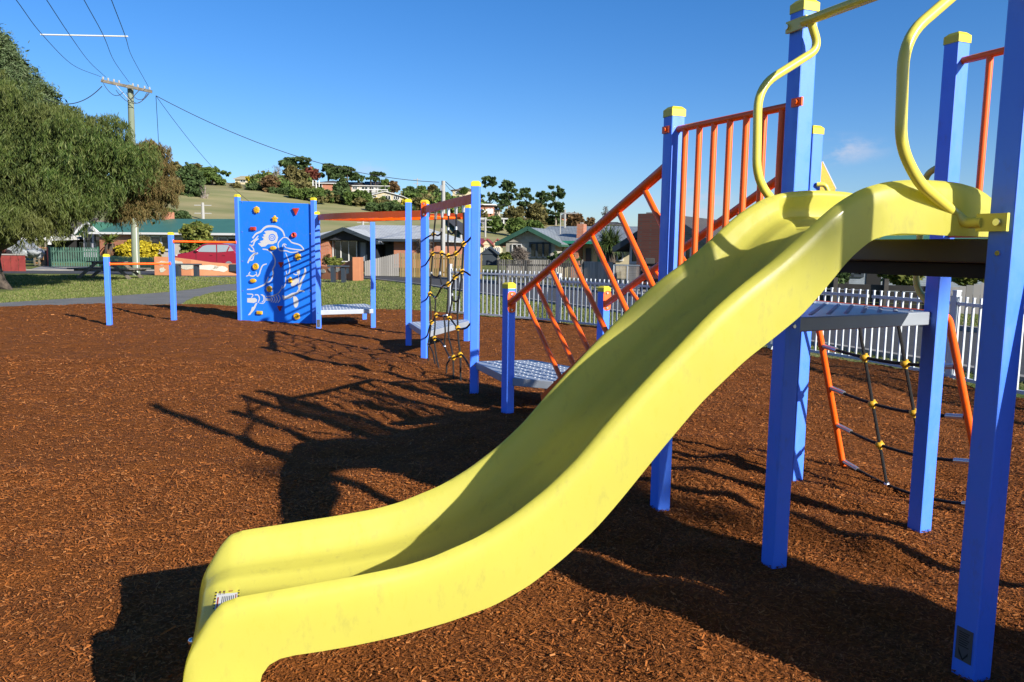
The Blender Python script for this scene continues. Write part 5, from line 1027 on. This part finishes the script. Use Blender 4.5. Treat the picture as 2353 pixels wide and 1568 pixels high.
# big feathery tree in front of the utility pole
wt = thing('feathery_tree', 'huge drooping feathery green tree at the left edge, its right end turning rusty brown', 'tree', G(-8,664,LZ)); Yw = 27.5
def wb(px, py, r, Y=Yw, rz=None): c = A(px, py, Y); s_ = Y/F; return (c[0], c[1], c[2], r*s_, r*s_, (rz or r)*s_)
wbl = [wb(-60,300,110), wb(30,290,85,27), wb(100,345,100,26.5), wb(190,360,95,26,85), wb(60,420,105,25.5), wb(-30,430,100,26), wb(160,430,80,25.5,70), wb(240,400,80,26,75), wb(280,375,55,27,45), wb(230,330,60,28,50), wb(150,300,60,28,52), wb(-100,400,120,27), wb(20,480,60,25,40), wb(110,475,60,25,38), wb(200,465,55,25.5,42), wb(-60,200,70,29), wb(10,522,66,25,40), wb(85,515,52,25,34), wb(50,525,40,24.5,26), wb(-50,515,80,25,45), wb(150,490,45,25,30), wb(30,490,70,28,50), wb(0,350,140,28,120), wb(120,400,150,28,100)]
gw_ = random.Random(31); sub = []
for b in wbl[:-2]:
    for k in range(9): a_ = gw_.uniform(0, 2*math.pi); e_ = gw_.uniform(-.5, 1.3); r_ = gw_.uniform(.34, .62); sub.append((b[0]+math.cos(a_)*math.cos(e_)*b[3]*.95, b[1]+math.sin(a_)*math.cos(e_)*b[4]*.95, b[2]+math.sin(e_)*b[5]*.95, r_, r_, r_*.72))
foliage('crown', wbl+sub+sub, 130000, .085, M['f_weep'], parent=wt, clump=26, droop=.14, shell=.62, cr=.15, asp=.13, seed=5)
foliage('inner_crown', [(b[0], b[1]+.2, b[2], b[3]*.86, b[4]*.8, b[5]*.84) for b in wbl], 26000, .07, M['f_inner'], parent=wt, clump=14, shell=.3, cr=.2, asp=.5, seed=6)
c0 = G(-14,664,LZ); limbs(c0-[0,0,.2], A(-20,470,27), .34, wbl, M['bark'], wt, nl=14, seed=4, spread=.85); 
mb = MB(); mb.tube([c0+[0,0,.55], c0+[.25,-.1,.2], c0+[.8,-.3,-.03]], [.3,.24,.05], 8); mb.build('root_flare', M['bark'], wt, smooth=True)
# rust coloured tree beside it
Yr = 29.5
rb_ = [wb(340,400,50,Yr), wb(352,372,36,Yr,30), wb(348,440,46,Yr,42), wb(325,475,44,Yr,36), wb(365,425,28,Yr), wb(310,420,52,Yr), wb(300,490,36,Yr,26), wb(352,348,22,Yr,14), wb(290,440,44,28.5), wb(318,380,46,28.8,46), wb(285,480,34,28.5,30), wb(372,395,20,Yr,26), wb(378,450,14,Yr,30)]
sub = []
for b in rb_:
    for k in range(8): a_ = gw_.uniform(0, 2*math.pi); e_ = gw_.uniform(-.6, 1.3); r_ = gw_.uniform(.22, .42); sub.append((b[0]+math.cos(a_)*math.cos(e_)*b[3]*.97, b[1]+math.sin(a_)*math.cos(e_)*b[4]*.95, b[2]+math.sin(e_)*b[5]*.97, r_, r_, r_*.7))
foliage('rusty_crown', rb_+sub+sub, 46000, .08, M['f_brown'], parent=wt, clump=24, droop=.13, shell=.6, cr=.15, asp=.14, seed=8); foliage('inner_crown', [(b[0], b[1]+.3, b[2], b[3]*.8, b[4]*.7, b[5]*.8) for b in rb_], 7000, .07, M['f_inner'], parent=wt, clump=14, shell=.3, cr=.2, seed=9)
limbs(A(60,470,27.5), A(330,440,29.3), .09, rb_, M['bark'], wt, nl=8, seed=6)
# conifer behind
ct = thing('conifer', 'dense grey green conifer rising behind the feathery tree at the top left', 'tree', A(-90,620,36)); Yk = 36
cbl = [wb(-90,170,110,Yk), wb(-60,130,90,Yk,70), wb(-15,190,70,Yk), wb(30,230,62,Yk), wb(75,265,60,Yk), wb(0,280,110,Yk), wb(5,150,40,Yk,60), wb(-10,100,18,Yk,30), wb(55,190,36,Yk), wb(95,225,34,Yk), wb(110,275,30,Yk), wb(-80,300,140,Yk), wb(35,150,20,Yk,22)]
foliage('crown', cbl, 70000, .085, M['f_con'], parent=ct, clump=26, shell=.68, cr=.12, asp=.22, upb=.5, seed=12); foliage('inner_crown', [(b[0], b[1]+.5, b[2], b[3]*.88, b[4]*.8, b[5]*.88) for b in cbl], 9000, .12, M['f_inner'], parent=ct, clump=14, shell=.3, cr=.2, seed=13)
limbs(A(-90,640,Yk), A(-80,300,Yk), .5, cbl, M['bark'], ct, nl=6, seed=2)
# hillside
tree('round_tree', 'grey brown round tree on the skyline just right of the rusty tree', 'tree', 385, 423, 371, 412, 'f_olive', group=G1, yl=414)
tree('gum_tree', 'tall dark gum with pale trunk standing low on the hill left of the climbing panel', 'tree', 400, 478, 374, 492, 'f_dark', Y=150, n=3800, trunk='pbark', yl=512, size=.26, nb=14, group=G1, tr=.5)
tree('bare_tree', 'leafless grey tree next to the weathered hill pole', 'tree', 455, 487, 420, 500, 'f_bare', Y=148, n=300, bare=1, trunk='pbark', yl=508, group=G1, tr=.25)
tree('spreading_tree', 'bright mid green spreading tree on the hill left of the straw roofed house', 'tree', 452, 524, 386, 424, 'f_mid', n=2000, group=G1, kind='flat', nb=12, yl=428, size=.4)
tree('tall_tree', 'dark olive pointed tree on the skyline behind the spreading tree', 'tree', 428, 470, 376, 420, 'f_olive', n=1500, group=G1, yl=424)
tree('cypress', 'small dark cone shaped bush under the spreading tree', 'shrub', 494, 515, 402, 428, 'f_dark', n=500, kind='cone', group=G2)
tree('shrub', 'golden shrub in front of the straw coloured roof', 'shrub', 562, 592, 407, 428, 'f_yel', n=500, group=G2); tree('shrub', 'olive shrub left of the golden shrub', 'shrub', 528, 556, 420, 434, 'f_olive', n=500, group=G2); tree('shrub', 'dark green shrub below the golden shrub', 'shrub', 562, 600, 420, 440, 'f_dark', n=700, group=G2)
tree('shrub', 'reddish brown bushy shrub right of the straw roofed house', 'shrub', 596, 645, 405, 444, 'f_auburn', n=1300, group=G2); tree('shrub', 'grey green shrub touching the straw roofed house', 'shrub', 580, 615, 400, 430, 'f_olive', n=800, group=G2)
tree('bare_tree', 'pale leafless tree left of the big olive tree', 'tree', 620, 652, 376, 436, 'f_bare', n=500, bare=1, trunk='pbark', group=G1, tr=.3)
tree('pine', 'dark flat topped pine on the skyline above the red leaved tree', 'tree', 645, 720, 362, 408, 'f_dark', n=2200, kind='flat', nb=13, yl=430, group=G1, size=.45, tr=.3)
tree('round_tree', 'big olive brown tree left of the long brick hill house', 'tree', 644, 706, 384, 440, 'f_olive', n=2600, group=G1, nb=12, size=.42)
tree('round_tree', 'dark red leaved tree behind the long brick hill house', 'tree', 688, 738, 388, 422, 'f_red', n=1700, group=G1, nb=10, yl=428, size=.4)
tree('cypress', 'windswept black green cypress, left one of the skyline pair', 'tree', 731, 778, 376, 418, 'f_dark', n=1300, kind='flat', nb=10, yl=432, group=G1, size=.45, tr=.28, shell=.5)
tree('cypress', 'windswept black green cypress, broad right one of the skyline pair', 'tree', 764, 833, 383, 425, 'f_dark', n=2000, kind='flat', nb=14, yl=434, group=G1, size=.45, tr=.3)
tree('conical_bush', 'dark pointed bush between the two grey roofed hill houses', 'shrub', 760, 812, 404, 450, 'f_dark', n=2200, kind='cone', group=G2, size=.4); tree('pine', 'small dark pine on the skyline right of the white hill house', 'tree', 845, 882, 396, 418, 'f_dark', n=800, kind='flat', nb=9, yl=432, group=G1, size=.45)
tree('round_tree', 'green round tree right of the white hill house', 'tree', 870, 900, 412, 448, 'f_mid', n=1100, group=G1); tree('round_tree', 'brown leaved tree above the cream modern hill house', 'tree', 888, 922, 414, 450, 'f_auburn', n=1000, group=G1)
tree('shrub', 'yellow green shrub at the left corner of the cream modern hill house', 'shrub', 848, 872, 455, 470, 'f_yel', n=500, group=G2); tree('shrub', 'golden shrub at the right corner of the cream modern hill house', 'shrub', 915, 942, 458, 482, 'f_yel', n=700, group=G2)
for a_ in [(612,668,432,447,'f_dark','left end of the dark hedge on the grassy slope'),(665,742,432,458,'f_mid','hedge below the long brick hill house'),(735,800,436,463,'f_dark','dark hedge below the pointed bush'),(796,850,440,470,'f_mid','green hedge left of the cream modern house'),(845,905,466,485,'f_dark','dark hedge below the cream modern house'),(898,950,470,492,'f_dark','right end of the hedge behind the blue post')]:
    tree('hedge', a_[5], 'hedge', a_[0], a_[1], a_[2], a_[3], a_[4], n=2200, kind='hedge', nb=9, group=G2, shell=.3, size=.38, tr=.2)
for a_ in [(922,962,430,470,'f_dark','dark round tree left of the slim ridge pole'),(950,990,428,468,'f_mid','green tree behind the slim ridge pole'),(940,985,455,490,'f_olive','olive tree beneath the slim ridge pole'),(978,1008,424,462,'f_olive','olive green crown left of the grey pole'),(990,1030,438,476,'f_dark','dark tree right behind the grey pole'),(1058,1078,432,446,'f_mid','small green crown above the brown hill roof'),(1000,1034,470,498,'f_mid','bush beside the hill road behind the net')]:
    tree('round_tree', a_[5], 'tree', *a_[:4], a_[4], n=1100, group=G1, size=.42)
for a_ in [(1100,1148,406,492,'first tall gum right of the tall blue post'),(1135,1202,410,500,'broadest gum in the row of tall gums'),(1186,1228,432,500,'third gum of the row, lower and rounder'),(1222,1262,438,505,'fourth gum of the row with a thin bare top'),(1252,1300,424,516,'rightmost tall gum of the row')]:
    tree('gum_tree', a_[4], 'tree', *a_[:4], 'f_dark', n=1500, group=G1, size=.38, trunk='pbark', yl=a_[3]+6, nb=26, shell=.3, kind='gum', tr=.22)
for a_ in [(1150,1215,478,520,'f_olive','olive brown tree left of the pair below the gums'),(1196,1262,470,522,'f_olive','large olive brown tree below the gums'),(1118,1158,500,534,'f_mid','grey green bush below the veranda house'),(1160,1205,506,540,'f_mid','grey green bush in the middle of the slope above the weatherboard roof'),(1200,1250,510,540,'f_mid','grey green bush just left of the weatherboard roof ridge'),(1248,1290,498,520,'f_dark','dark bush right above the weatherboard roof'),(1300,1345,492,534,'f_auburn','brown autumn bush behind the orange ramp rail'),(1340,1370,502,528,'f_auburn','small brown bush left of the grey hill house'),(1085,1104,510,530,'f_dark','dark bush at the bend of the hill road')]:
    tree('bushy_tree', a_[5], 'tree', *a_[:4], a_[4], n=1500, group=G1, size=.42, nb=10)
tree('poplar', 'bare grey poplar on the skyline above the ramp rail', 'tree', 1380, 1400, 474, 510, 'f_bare', n=500, bare=1, group=G1, yl=528, tr=.2)
tree('bushy_tree', 'dark green trees behind the tiled roof at the far left', 'tree', -20, 60, 520, 560, 'f_dark', Y=85, n=1200, size=.2); tree('bushy_tree', 'green tree behind the green roof left of the climbing panel', 'tree', 390, 440, 485, 520, 'f_dark', Y=95, n=1500, size=.22, yl=560)
tree('bushy_tree', 'low dark tree on the slope under the rusty tree', 'tree', 372, 410, 480, 512, 'f_mid', Y=100, n=900, size=.22, yl=560)
# scrub filling the tree belt on the hill
sb = []
gs = random.Random(5)
for k in range(150):
    px = gs.uniform(600, 1100); yb = np.interp(px, [600,740,840,930,1100], [440,452,464,478,500])+(gs.gauss(6, 3) if 712 < px < 930 else -abs(gs.gauss(0, 9))); c_ = T(px, yb); r_ = gs.uniform(.8, 1.3) if 712 < px < 930 else gs.uniform(1.0, 2.4); sb.append((c_[0], c_[1], float(hz(c_[0], c_[1]))+r_*.45, r_*1.3, r_, r_*.85))
tag(foliage('scrub', sb[::2], 16000, .42, M['f_mid'], loc=(0,0,0), clump=16, shell=.4, cr=.3, seed=91), 'mixed green scrub filling the belt of trees on the hill', 'scrub', kind='stuff')
tag(foliage('scrub', sb[1::2], 14000, .42, M['f_olive'], loc=(0,0,0), clump=16, shell=.4, cr=.3, seed=92), 'olive brown scrub among the trees and houses of the hill', 'scrub', kind='stuff')
# garden plants close to the houses
tree('golden_shrub', 'wide golden yellow shrub behind the utility pole', 'shrub', 268, 378, 556, 604, 'f_yel', Y=53.5, n=7000, size=.10, nb=14, yl=606, shell=.7, clump=30); tree('garden_shrub', 'olive top of a conifer poking above the golden shrub', 'shrub', 318, 348, 544, 575, 'f_olive', Y=55, n=1200, size=.1)
tree('flowering_bush', 'tall yellow green bush between the red car and the green roofed house', 'shrub', 408, 502, 512, 600, 'f_lime', Y=52.5, n=3600, size=.14, nb=14, yl=604, shell=.4)
tf = thing('tree_fern', 'tree fern with arching yellow green fronds and brown dead skirt beside the orange brick wall', 'tree fern', A(252,606,53.5)); tc_ = A(252,560,53.5); MB().tube([A(252,606,53.5), tc_], [.4,.3], 10).build('trunk', M['bark'], tf, smooth=True)
def fronds(root, c, n, L, m, droop, up, w=.1, seed=1, leaf=None, name='frond', seg=9, pinn=True):
    g = np.random.default_rng(seed); C_ = []; A_ = []; B_ = []
    for i in range(n):
        az_ = g.uniform(0, 2*math.pi); el_ = g.uniform(*up); l = L*g.uniform(.75, 1.1); d = np.array([math.cos(az_)*math.cos(el_), math.sin(az_)*math.cos(el_), math.sin(el_)]); p = np.array(c, float); sd_ = np.cross(d, [0, 0, 1]); sd_ /= np.linalg.norm(sd_)
        for k in range(seg):
            d = d+np.array([0, 0, -droop/seg]); d /= np.linalg.norm(d); q = p+d*l/seg; wk = w*(math.sin(math.pi*(k+.7)/(seg+.6)) if pinn else (1-k/seg*.8))
            C_.append((p+q)/2); A_.append((q-p)/2*1.05); B_.append(sd_*wk); p = q
    V, Fc = quads(np.array(C_), np.array(A_), np.array(B_)); return npmesh(name, V, Fc, m, parent=root)
fronds(tf, tc_, 40, 1.25, M['f_lime'], .9, (.35, 1.2), w=.085, seed=3, name='fronds'); fronds(tf, tc_+[0,0,-.1], 34, 1.15, M['f_rust'], 1.6, (-1.0, .0), w=.09, seed=4, name='dead_fronds')
cp = thing('cabbage_palm', 'cabbage palm with spiky green head in front of the weatherboard house', 'palm', A(1406,640,38)); MB().tube([A(1405,642,38), A(1402,572,38)], [.28,.2], 10).build('trunk', M['bark'], cp, smooth=True)
for i, (px, py) in enumerate(((1402,560),(1388,555),(1415,556),(1400,548))): fronds(cp, A(px,py,38+(i-1.5)*.2), 130, .85, M['f_palm'], 1.15, (-.5,1.45), w=.028, seed=20+i, name='leaf_head', seg=5, pinn=False)
tree('garden_shrub', 'low dark green mound shrub behind the dark paling fence', 'shrub', 1258, 1332, 582, 612, 'f_dark', Y=38, n=2500, size=.08, yl=620, nb=10); tree('garden_shrub', 'wispy yellow green shrub at the left corner of the dark paling fence', 'shrub', 1146, 1186, 578, 612, 'f_lime', Y=38, n=700, size=.09, yl=640)
tree('bare_shrub', 'bare grey twiggy shrub in front of the cream weatherboard wall', 'shrub', 1175, 1218, 568, 610, 'f_bare', Y=38, n=700, bare=1, trunk='f_bare', yl=640, tr=.03, size=.2)
tree('bare_shrub', 'bare climbing branches on the brick wall behind the blue posts', 'shrub', 948, 998, 548, 600, 'f_bare', Y=46, n=500, bare=1, trunk='f_bare', yl=620, tr=.03, size=.2)
tree('garden_shrub', 'small yellow green shrub above the curved terracotta wall', 'shrub', 742, 790, 594, 618, 'f_lime', Y=40.5, n=1100, size=.08, yl=628); tree('garden_shrub', 'brown shrub at the corner of the brick house', 'shrub', 738, 760, 585, 612, 'f_auburn', Y=44, n=500, size=.09, yl=628)
for a_ in [(2012,2122,594,660,41,'left part of the leafy yellow green shrub seen under the high deck'),(2172,2256,592,656,42,'leafy yellow green shrub above the tall grey paling fence')]:
    tree('leafy_shrub', a_[5], 'shrub', a_[0], a_[1], a_[2], a_[3], 'f_lime', Y=24, n=3400, size=.085, yl=700, nb=9, shell=.3)
tree('garden_shrub', 'dark shrub beside the porch under the high deck', 'shrub', 1880, 1945, 615, 665, 'f_dark', Y=25, n=1500, size=.07, yl=700)
fl = thing('flax_plant', 'purple red flax clump on top of the red board fence', 'flax', A(8,600,44)); fronds(fl, A(8,586,44), 60, .8, M['f_flax'], .5, (.2,1.4), w=.03, seed=9, name='leaves', seg=4, pinn=False)
# ================================================================== HILL HOUSES
def hillhouse(name, label, xl, xr, yr, ye, yb, wall, roof, kind='hip', wins=(), dY=0, depth=8, extra=None, trimm=None):
    q = T((xl+xr)/2, yb); Yh = q[1]+dY; a = A(xl, ye, Yh); b = A(xr, ye, Yh); h = House(name, label, a, b, A(xl, yb, Yh)[2]-1.5, a[2], depth)
    h.wall(M[wall], 0, h.L); zr = A((xl+xr)/2, yr, Yh)[2]
    if kind == 'hip': h.hip(M[roof], 0, h.L, 0, depth, h.ze, zr, oh=.5, trim=M[trimm] if trimm else None)
    elif kind == 'gx': h.gable(M[wall], M[roof], 0, h.L, 0, depth, h.ze, zr, axis='x', oh=.5, trim=M[trimm] if trimm else None)
    elif kind == 'gy': h.gable(M[wall], M[roof], 0, h.L, 0, depth, h.ze, zr, axis='y', oh=.5, trim=M[trimm] if trimm else None)
    else: h.flat(M[roof], -.6, h.L+.6, -.8, depth, h.ze, zr, th=.25)
    for (x0, x1, y0, y1, bars) in wins: h.win(fx(h,x0), fx(h,x1), fz(h,(x0+x1)/2,y1), fz(h,(x0+x1)/2,y0), bars=bars, fw=.14)
    return h
hillhouse('gabled_house', 'house with large straw coloured roof and chimney on the skyline', 540, 600, 401, 412, 424, 'cream', 'croof', 'gx', [(556,568,414,419,1)], depth=12).part('chimney', M['cream'], 13, 14, 3, 4, 20, 20.1)
h = hillhouse('gabled_house', 'small straw roofed gable right of the chimney on the skyline', 602, 620, 400, 412, 424, 'cream', 'croof', 'gy', [(607,615,412,418,0)], depth=8)
h = hillhouse('brick_house', 'long brick hill house with grey roof and white veranda frame', 722, 793, 412, 421, 442, 'brick', 'droof', 'hip', [(774,788,424,431,1),(724,742,422,436,2)], trimm='white')
for px in (724,731,738): h.part('veranda_post', M['white'], fx(h,px), fx(h,px)+.2, -1.6, -1.4, h.z0, h.ze+.6)
h = hillhouse('tiled_house', 'low grey roofed wing left of the white hill house', 795, 826, 417, 426, 442, 'pink', 'droof', 'gx', [(812,822,429,435,1)], trimm='white')
h = hillhouse('tiled_house', 'white hill house with dark roof and solar panels on the skyline', 826, 893, 414, 427, 446, 'wwall', 'droof', 'hip', [(832,846,430,437,1),(850,860,430,437,1),(870,890,429,440,4)], depth=10, trimm='white')
h.part('balcony_rail', M['white'], 0, h.L, -1.5, -1.4, h.z0+2.6, h.z0+2.8)
q = h.p(fx(h,836), 1.2, h.ze+.55); MB().box(h.p((fx(h,836)+fx(h,866))/2, 1.3, h.ze+.85), (fx(h,866)-fx(h,836), 2.2, .08), ax=[h.u, unit(h.v+np.array([0,0,.55])), unit(np.cross(h.u, h.v+np.array([0,0,.55])))]).build('solar_panel', M['glass'], h.r)
h = hillhouse('modern_house', 'cream modern house with low pitched white roof halfway up the hill', 850, 922, 441, 450, 474, 'cream', 'white', 'gy', [(857,866,446,454,0),(880,898,449,460,2),(905,918,451,459,2)], depth=8)
h.wall(M['brickd'], -4.5, -.1, y0=1, z1=h.ze-.3, label='brown brick side wing')
hillhouse('tiled_house', 'brown roofed house on the ridge right of the grey pole', 1040, 1086, 429, 437, 456, 'cream', 'broof', 'hip', [(1046,1052,441,446,0),(1062,1068,441,446,0)])
h = hillhouse('flat_roof_house', 'red and white flat roofed house behind the tall blue post', 1048, 1134, 469, 471, 498, 'brick', 'white', 'flat', [(1054,1066,475,488,1),(1076,1092,474,488,2),(1120,1131,480,490,1)], depth=8); h.part('balcony', M['white'], 0, h.L, -1.4, -1.25, h.z0+2.2, h.z0+3.2)
hillhouse('small_house', 'small grey outbuilding right of the red and white house', 1134, 1148, 478, 483, 500, 'pink', 'sroof', 'gx')
h = hillhouse('veranda_house', 'low house with pale blue flat roof and veranda below the gums', 1100, 1160, 500, 504, 522, 'gwall', 'wroof', 'flat', [(1126,1138,508,516,0)]); 
for px in (1102,1122,1140,1156): h.part('veranda_post', M['white'], fx(h,px), fx(h,px)+.18, -.7, -.5, h.z0, h.ze)
hillhouse('tiled_house', 'dark hip roofed house on the skyline right of the gums', 1268+4, 1335, 489, 500, 512, 'brick', 'droof', 'hip', [(1315,1330,503,508,2)], dY=15)
hillhouse('tiled_house', 'grey roofed white house above the cabbage palm', 1384, 1432, 509, 516, 536, 'wwall', 'droof', 'hip', [(1390,1400,519,526,1),(1412,1424,519,526,1)])
hillhouse('small_house', 'distant pale house beside the brown chimney', 1440, 1476, 523, 529, 545, 'pink', 'droof', 'gx', [(1446,1452,531,536,0)])
g3 = 'row of small cream gabled houses with red roofs'
for i, (xl, xr) in enumerate(((1083,1107),(1108,1131),(1133,1153))):
    a = A(xl, 562, 72+i*1.0); b = A(xr, 562, 72+i*1.0); h = House('cottage', ['left cream gabled cottage with red roof, half hidden by the tall blue post','middle cream gabled cottage with red roof','right cream gabled cottage with red roof next to the green gable'][i], a, b, A(xl,600,72)[2], a[2], 6); h.r['group'] = g3
    h.wall(M['cream'], 0, h.L); h.gable(M['cream'], M['rroof'], 0, h.L, 0, 8, h.ze, fz(h,(xl+xr)/2,551), axis='y', oh=.2); h.win(h.L*.22, h.L*.78, h.ze-1.6, h.ze-.3, bars=2, fw=.07)
h = House('grey_house', 'dark grey house with red roof behind the rope net and golden fence', A(1040,562,75), A(1090,562,75), A(1040,610,75)[2], A(1040,562,75)[2], 7); h.wall(M['gwall'], 0, h.L); h.gable(M['gwall'], M['rroof'], h.L*.45, h.L+.5, -.1, 7, h.ze, h.ze+.55, axis='x', oh=.3); h.hip(M['droof'], -.3, h.L*.45, 0, 7, h.ze, h.ze+.5); h.win(.4, 1.1, h.ze-1.3, h.ze-.3, bars=1, fw=.06); h.win(h.L*.7, h.L*.9, h.ze-1.3, h.ze-.3, bars=1, fw=.06)
h = House('white_house', 'small white house with red porch roof left of the dark grey house', A(1004,560,70), A(1037,560,70), A(1004,610,70)[2], A(1004,560,70)[2], 6); h.wall(M['pink'], 0, h.L); h.hip(M['sroof'], 0, h.L, 0, 6, h.ze, h.ze+.5); h.flat(M['rroof'], 0, h.L, -1.5, 0, h.ze-1.3, h.ze-.7); h.win(.5, 1.1, h.ze-.7, h.ze-.25, bars=2, fw=.05)
h = House('shed', 'navy gabled shed roof just above the golden paling fence', A(1108,584,50), A(1142,584,50), A(1108,610,50)[2], A(1108,584,50)[2], 4); h.wall(M['navy'], 0, h.L); h.gable(M['navy'], M['navy'], 0, h.L, 0, 4, h.ze, fz(h,1118,575)+.12, axis='y', oh=.2)
# bare tree behind the viewer whose twigs throw soft blotches of shade
bt = thing('sparse_tree', 'tall sparse tree standing far behind the camera on the right', 'tree', (18.3,-15,0)); bb_ = [(16.6,-15,11.68,.5,.5,.22), (17.4,-15.1,12.0,.5,.5,.24), (18.15,-14.9,12.55,.5,.5,.26), (19.6,-15,12.2,1.0,.8,.6), (20.4,-15.4,13.3,.9,.8,.7)]
foliage('crown', bb_, 230, .12, M['f_mid'], parent=bt, clump=10, shell=.2, cr=.12, seed=78); limbs((18.3,-15,-.1), (18.3,-15,10.6), .14, bb_, M['bark'], bt, nl=5, seed=9)

# ================================================================== CAMERA, LIGHT, SKY
cam = bpy.data.cameras.new('camera'); cam.sensor_width = 36; cam.lens = 36*F/2353; cam.clip_start = .05; cam.clip_end = 6000
co = bpy.data.objects.new('camera', cam); C.objects.link(co); co.location = (0, 0, H)
co.matrix_world = Matrix.Translation((0, 0, H)) @ Matrix.Rotation(math.pi/2-PITCH, 4, 'X') @ Matrix.Rotation(ROLL, 4, 'Z')
bpy.context.scene.camera = co
SAZ, SEL = R(135.5), R(24.5)                       # the sun stands behind the camera to the right
sd_ = Vector((math.sin(SAZ)*math.cos(SEL), math.cos(SAZ)*math.cos(SEL), math.sin(SEL)))
sl = bpy.data.lights.new('sun', 'SUN'); sl.energy = 5.0; sl.angle = R(.53); sl.color = (1, .93, .82); so = bpy.data.objects.new('sun', sl); C.objects.link(so); so.rotation_euler = sd_.to_track_quat('Z', 'Y').to_euler()
w = bpy.data.worlds.new('World'); bpy.context.scene.world = w; w.use_nodes = True; nt = w.node_tree; N = nt.nodes; Lk = nt.links.new; bg = N['Background']
sky = N.new('ShaderNodeTexSky'); sky.sky_type = 'NISHITA'; sky.sun_disc = False; sky.sun_elevation = SEL; sky.sun_rotation = SAZ; sky.air_density = 1.0; sky.dust_density = .4; sky.ozone_density = 3.0; sky.altitude = 0
hs = N.new('ShaderNodeHueSaturation'); hs.inputs['Saturation'].default_value = 1.2; tint = N.new('ShaderNodeMix'); tint.data_type = 'RGBA'; tint.blend_type = 'MULTIPLY'; tint.inputs[0].default_value = 1; tint.inputs[7].default_value = (.84, .93, 1.16, 1); Lk(sky.outputs[0], tint.inputs[6]); Lk(tint.outputs[2], hs.inputs['Color'])
# a few thin low clouds, fixed to directions in the sky
geo = N.new('ShaderNodeTexCoord'); nz = N.new('ShaderNodeTexNoise'); nz.inputs['Scale'].default_value = 22; nz.inputs['Detail'].default_value = 7; nz.inputs['Roughness'].default_value = .6
mp = N.new('ShaderNodeMapping'); mp.inputs['Scale'].default_value = (1, 1, 2.2); Lk(geo.outputs['Generated'], mp.inputs[0]); Lk(mp.outputs[0], nz.inputs['Vector'])
acc = None
for px, py, rx, rz_, amt in ((1925,345,.06,.02,.85), (1610,470,.06,.04,.75), (850,396,.03,.015,.4), (1740,452,.035,.02,.35), (1450,480,.05,.02,.2)):
    d_ = ray(px, py); d_ = d_/np.linalg.norm(d_); sb = N.new('ShaderNodeVectorMath'); sb.operation = 'SUBTRACT'; Lk(geo.outputs['Generated'], sb.inputs[0]); sb.inputs[1].default_value = d_
    ml = N.new('ShaderNodeVectorMath'); ml.operation = 'MULTIPLY'; Lk(sb.outputs[0], ml.inputs[0]); ml.inputs[1].default_value = (1/rx, 1/rx, 1/rz_); le = N.new('ShaderNodeVectorMath'); le.operation = 'LENGTH'; Lk(ml.outputs[0], le.inputs[0])
    mr = N.new('ShaderNodeMapRange'); mr.interpolation_type = 'SMOOTHSTEP'; mr.inputs[1].default_value = 1.15; mr.inputs[2].default_value = .0; mr.inputs[3].default_value = 0; mr.inputs[4].default_value = amt; Lk(le.outputs['Value'], mr.inputs[0])
    if acc is None: acc = mr.outputs[0]
    else: ad = N.new('ShaderNodeMath'); ad.operation = 'MAXIMUM'; Lk(acc, ad.inputs[0]); Lk(mr.outputs[0], ad.inputs[1]); acc = ad.outputs[0]
nr2 = N.new('ShaderNodeMapRange'); nr2.interpolation_type = 'SMOOTHSTEP'; nr2.inputs[1].default_value = .38; nr2.inputs[2].default_value = .66; Lk(nz.outputs['Fac'], nr2.inputs[0]); cm = N.new('ShaderNodeMath'); cm.operation = 'MULTIPLY'; Lk(acc, cm.inputs[0]); Lk(nr2.outputs[0], cm.inputs[1])
mx = N.new('ShaderNodeMix'); mx.data_type = 'RGBA'; Lk(cm.outputs[0], mx.inputs[0]); Lk(hs.outputs[0], mx.inputs[6]); mx.inputs[7].default_value = (4.6, 5.0, 6.2, 1); Lk(mx.outputs[2], bg.inputs[0]); bg.inputs[1].default_value = .070
vs_ = bpy.context.scene.view_settings; vs_.view_transform = 'Standard'; vs_.look = 'None'; vs_.exposure = 0.92; vs_.gamma = 1
for ob in C.objects: ob.select_set(False)
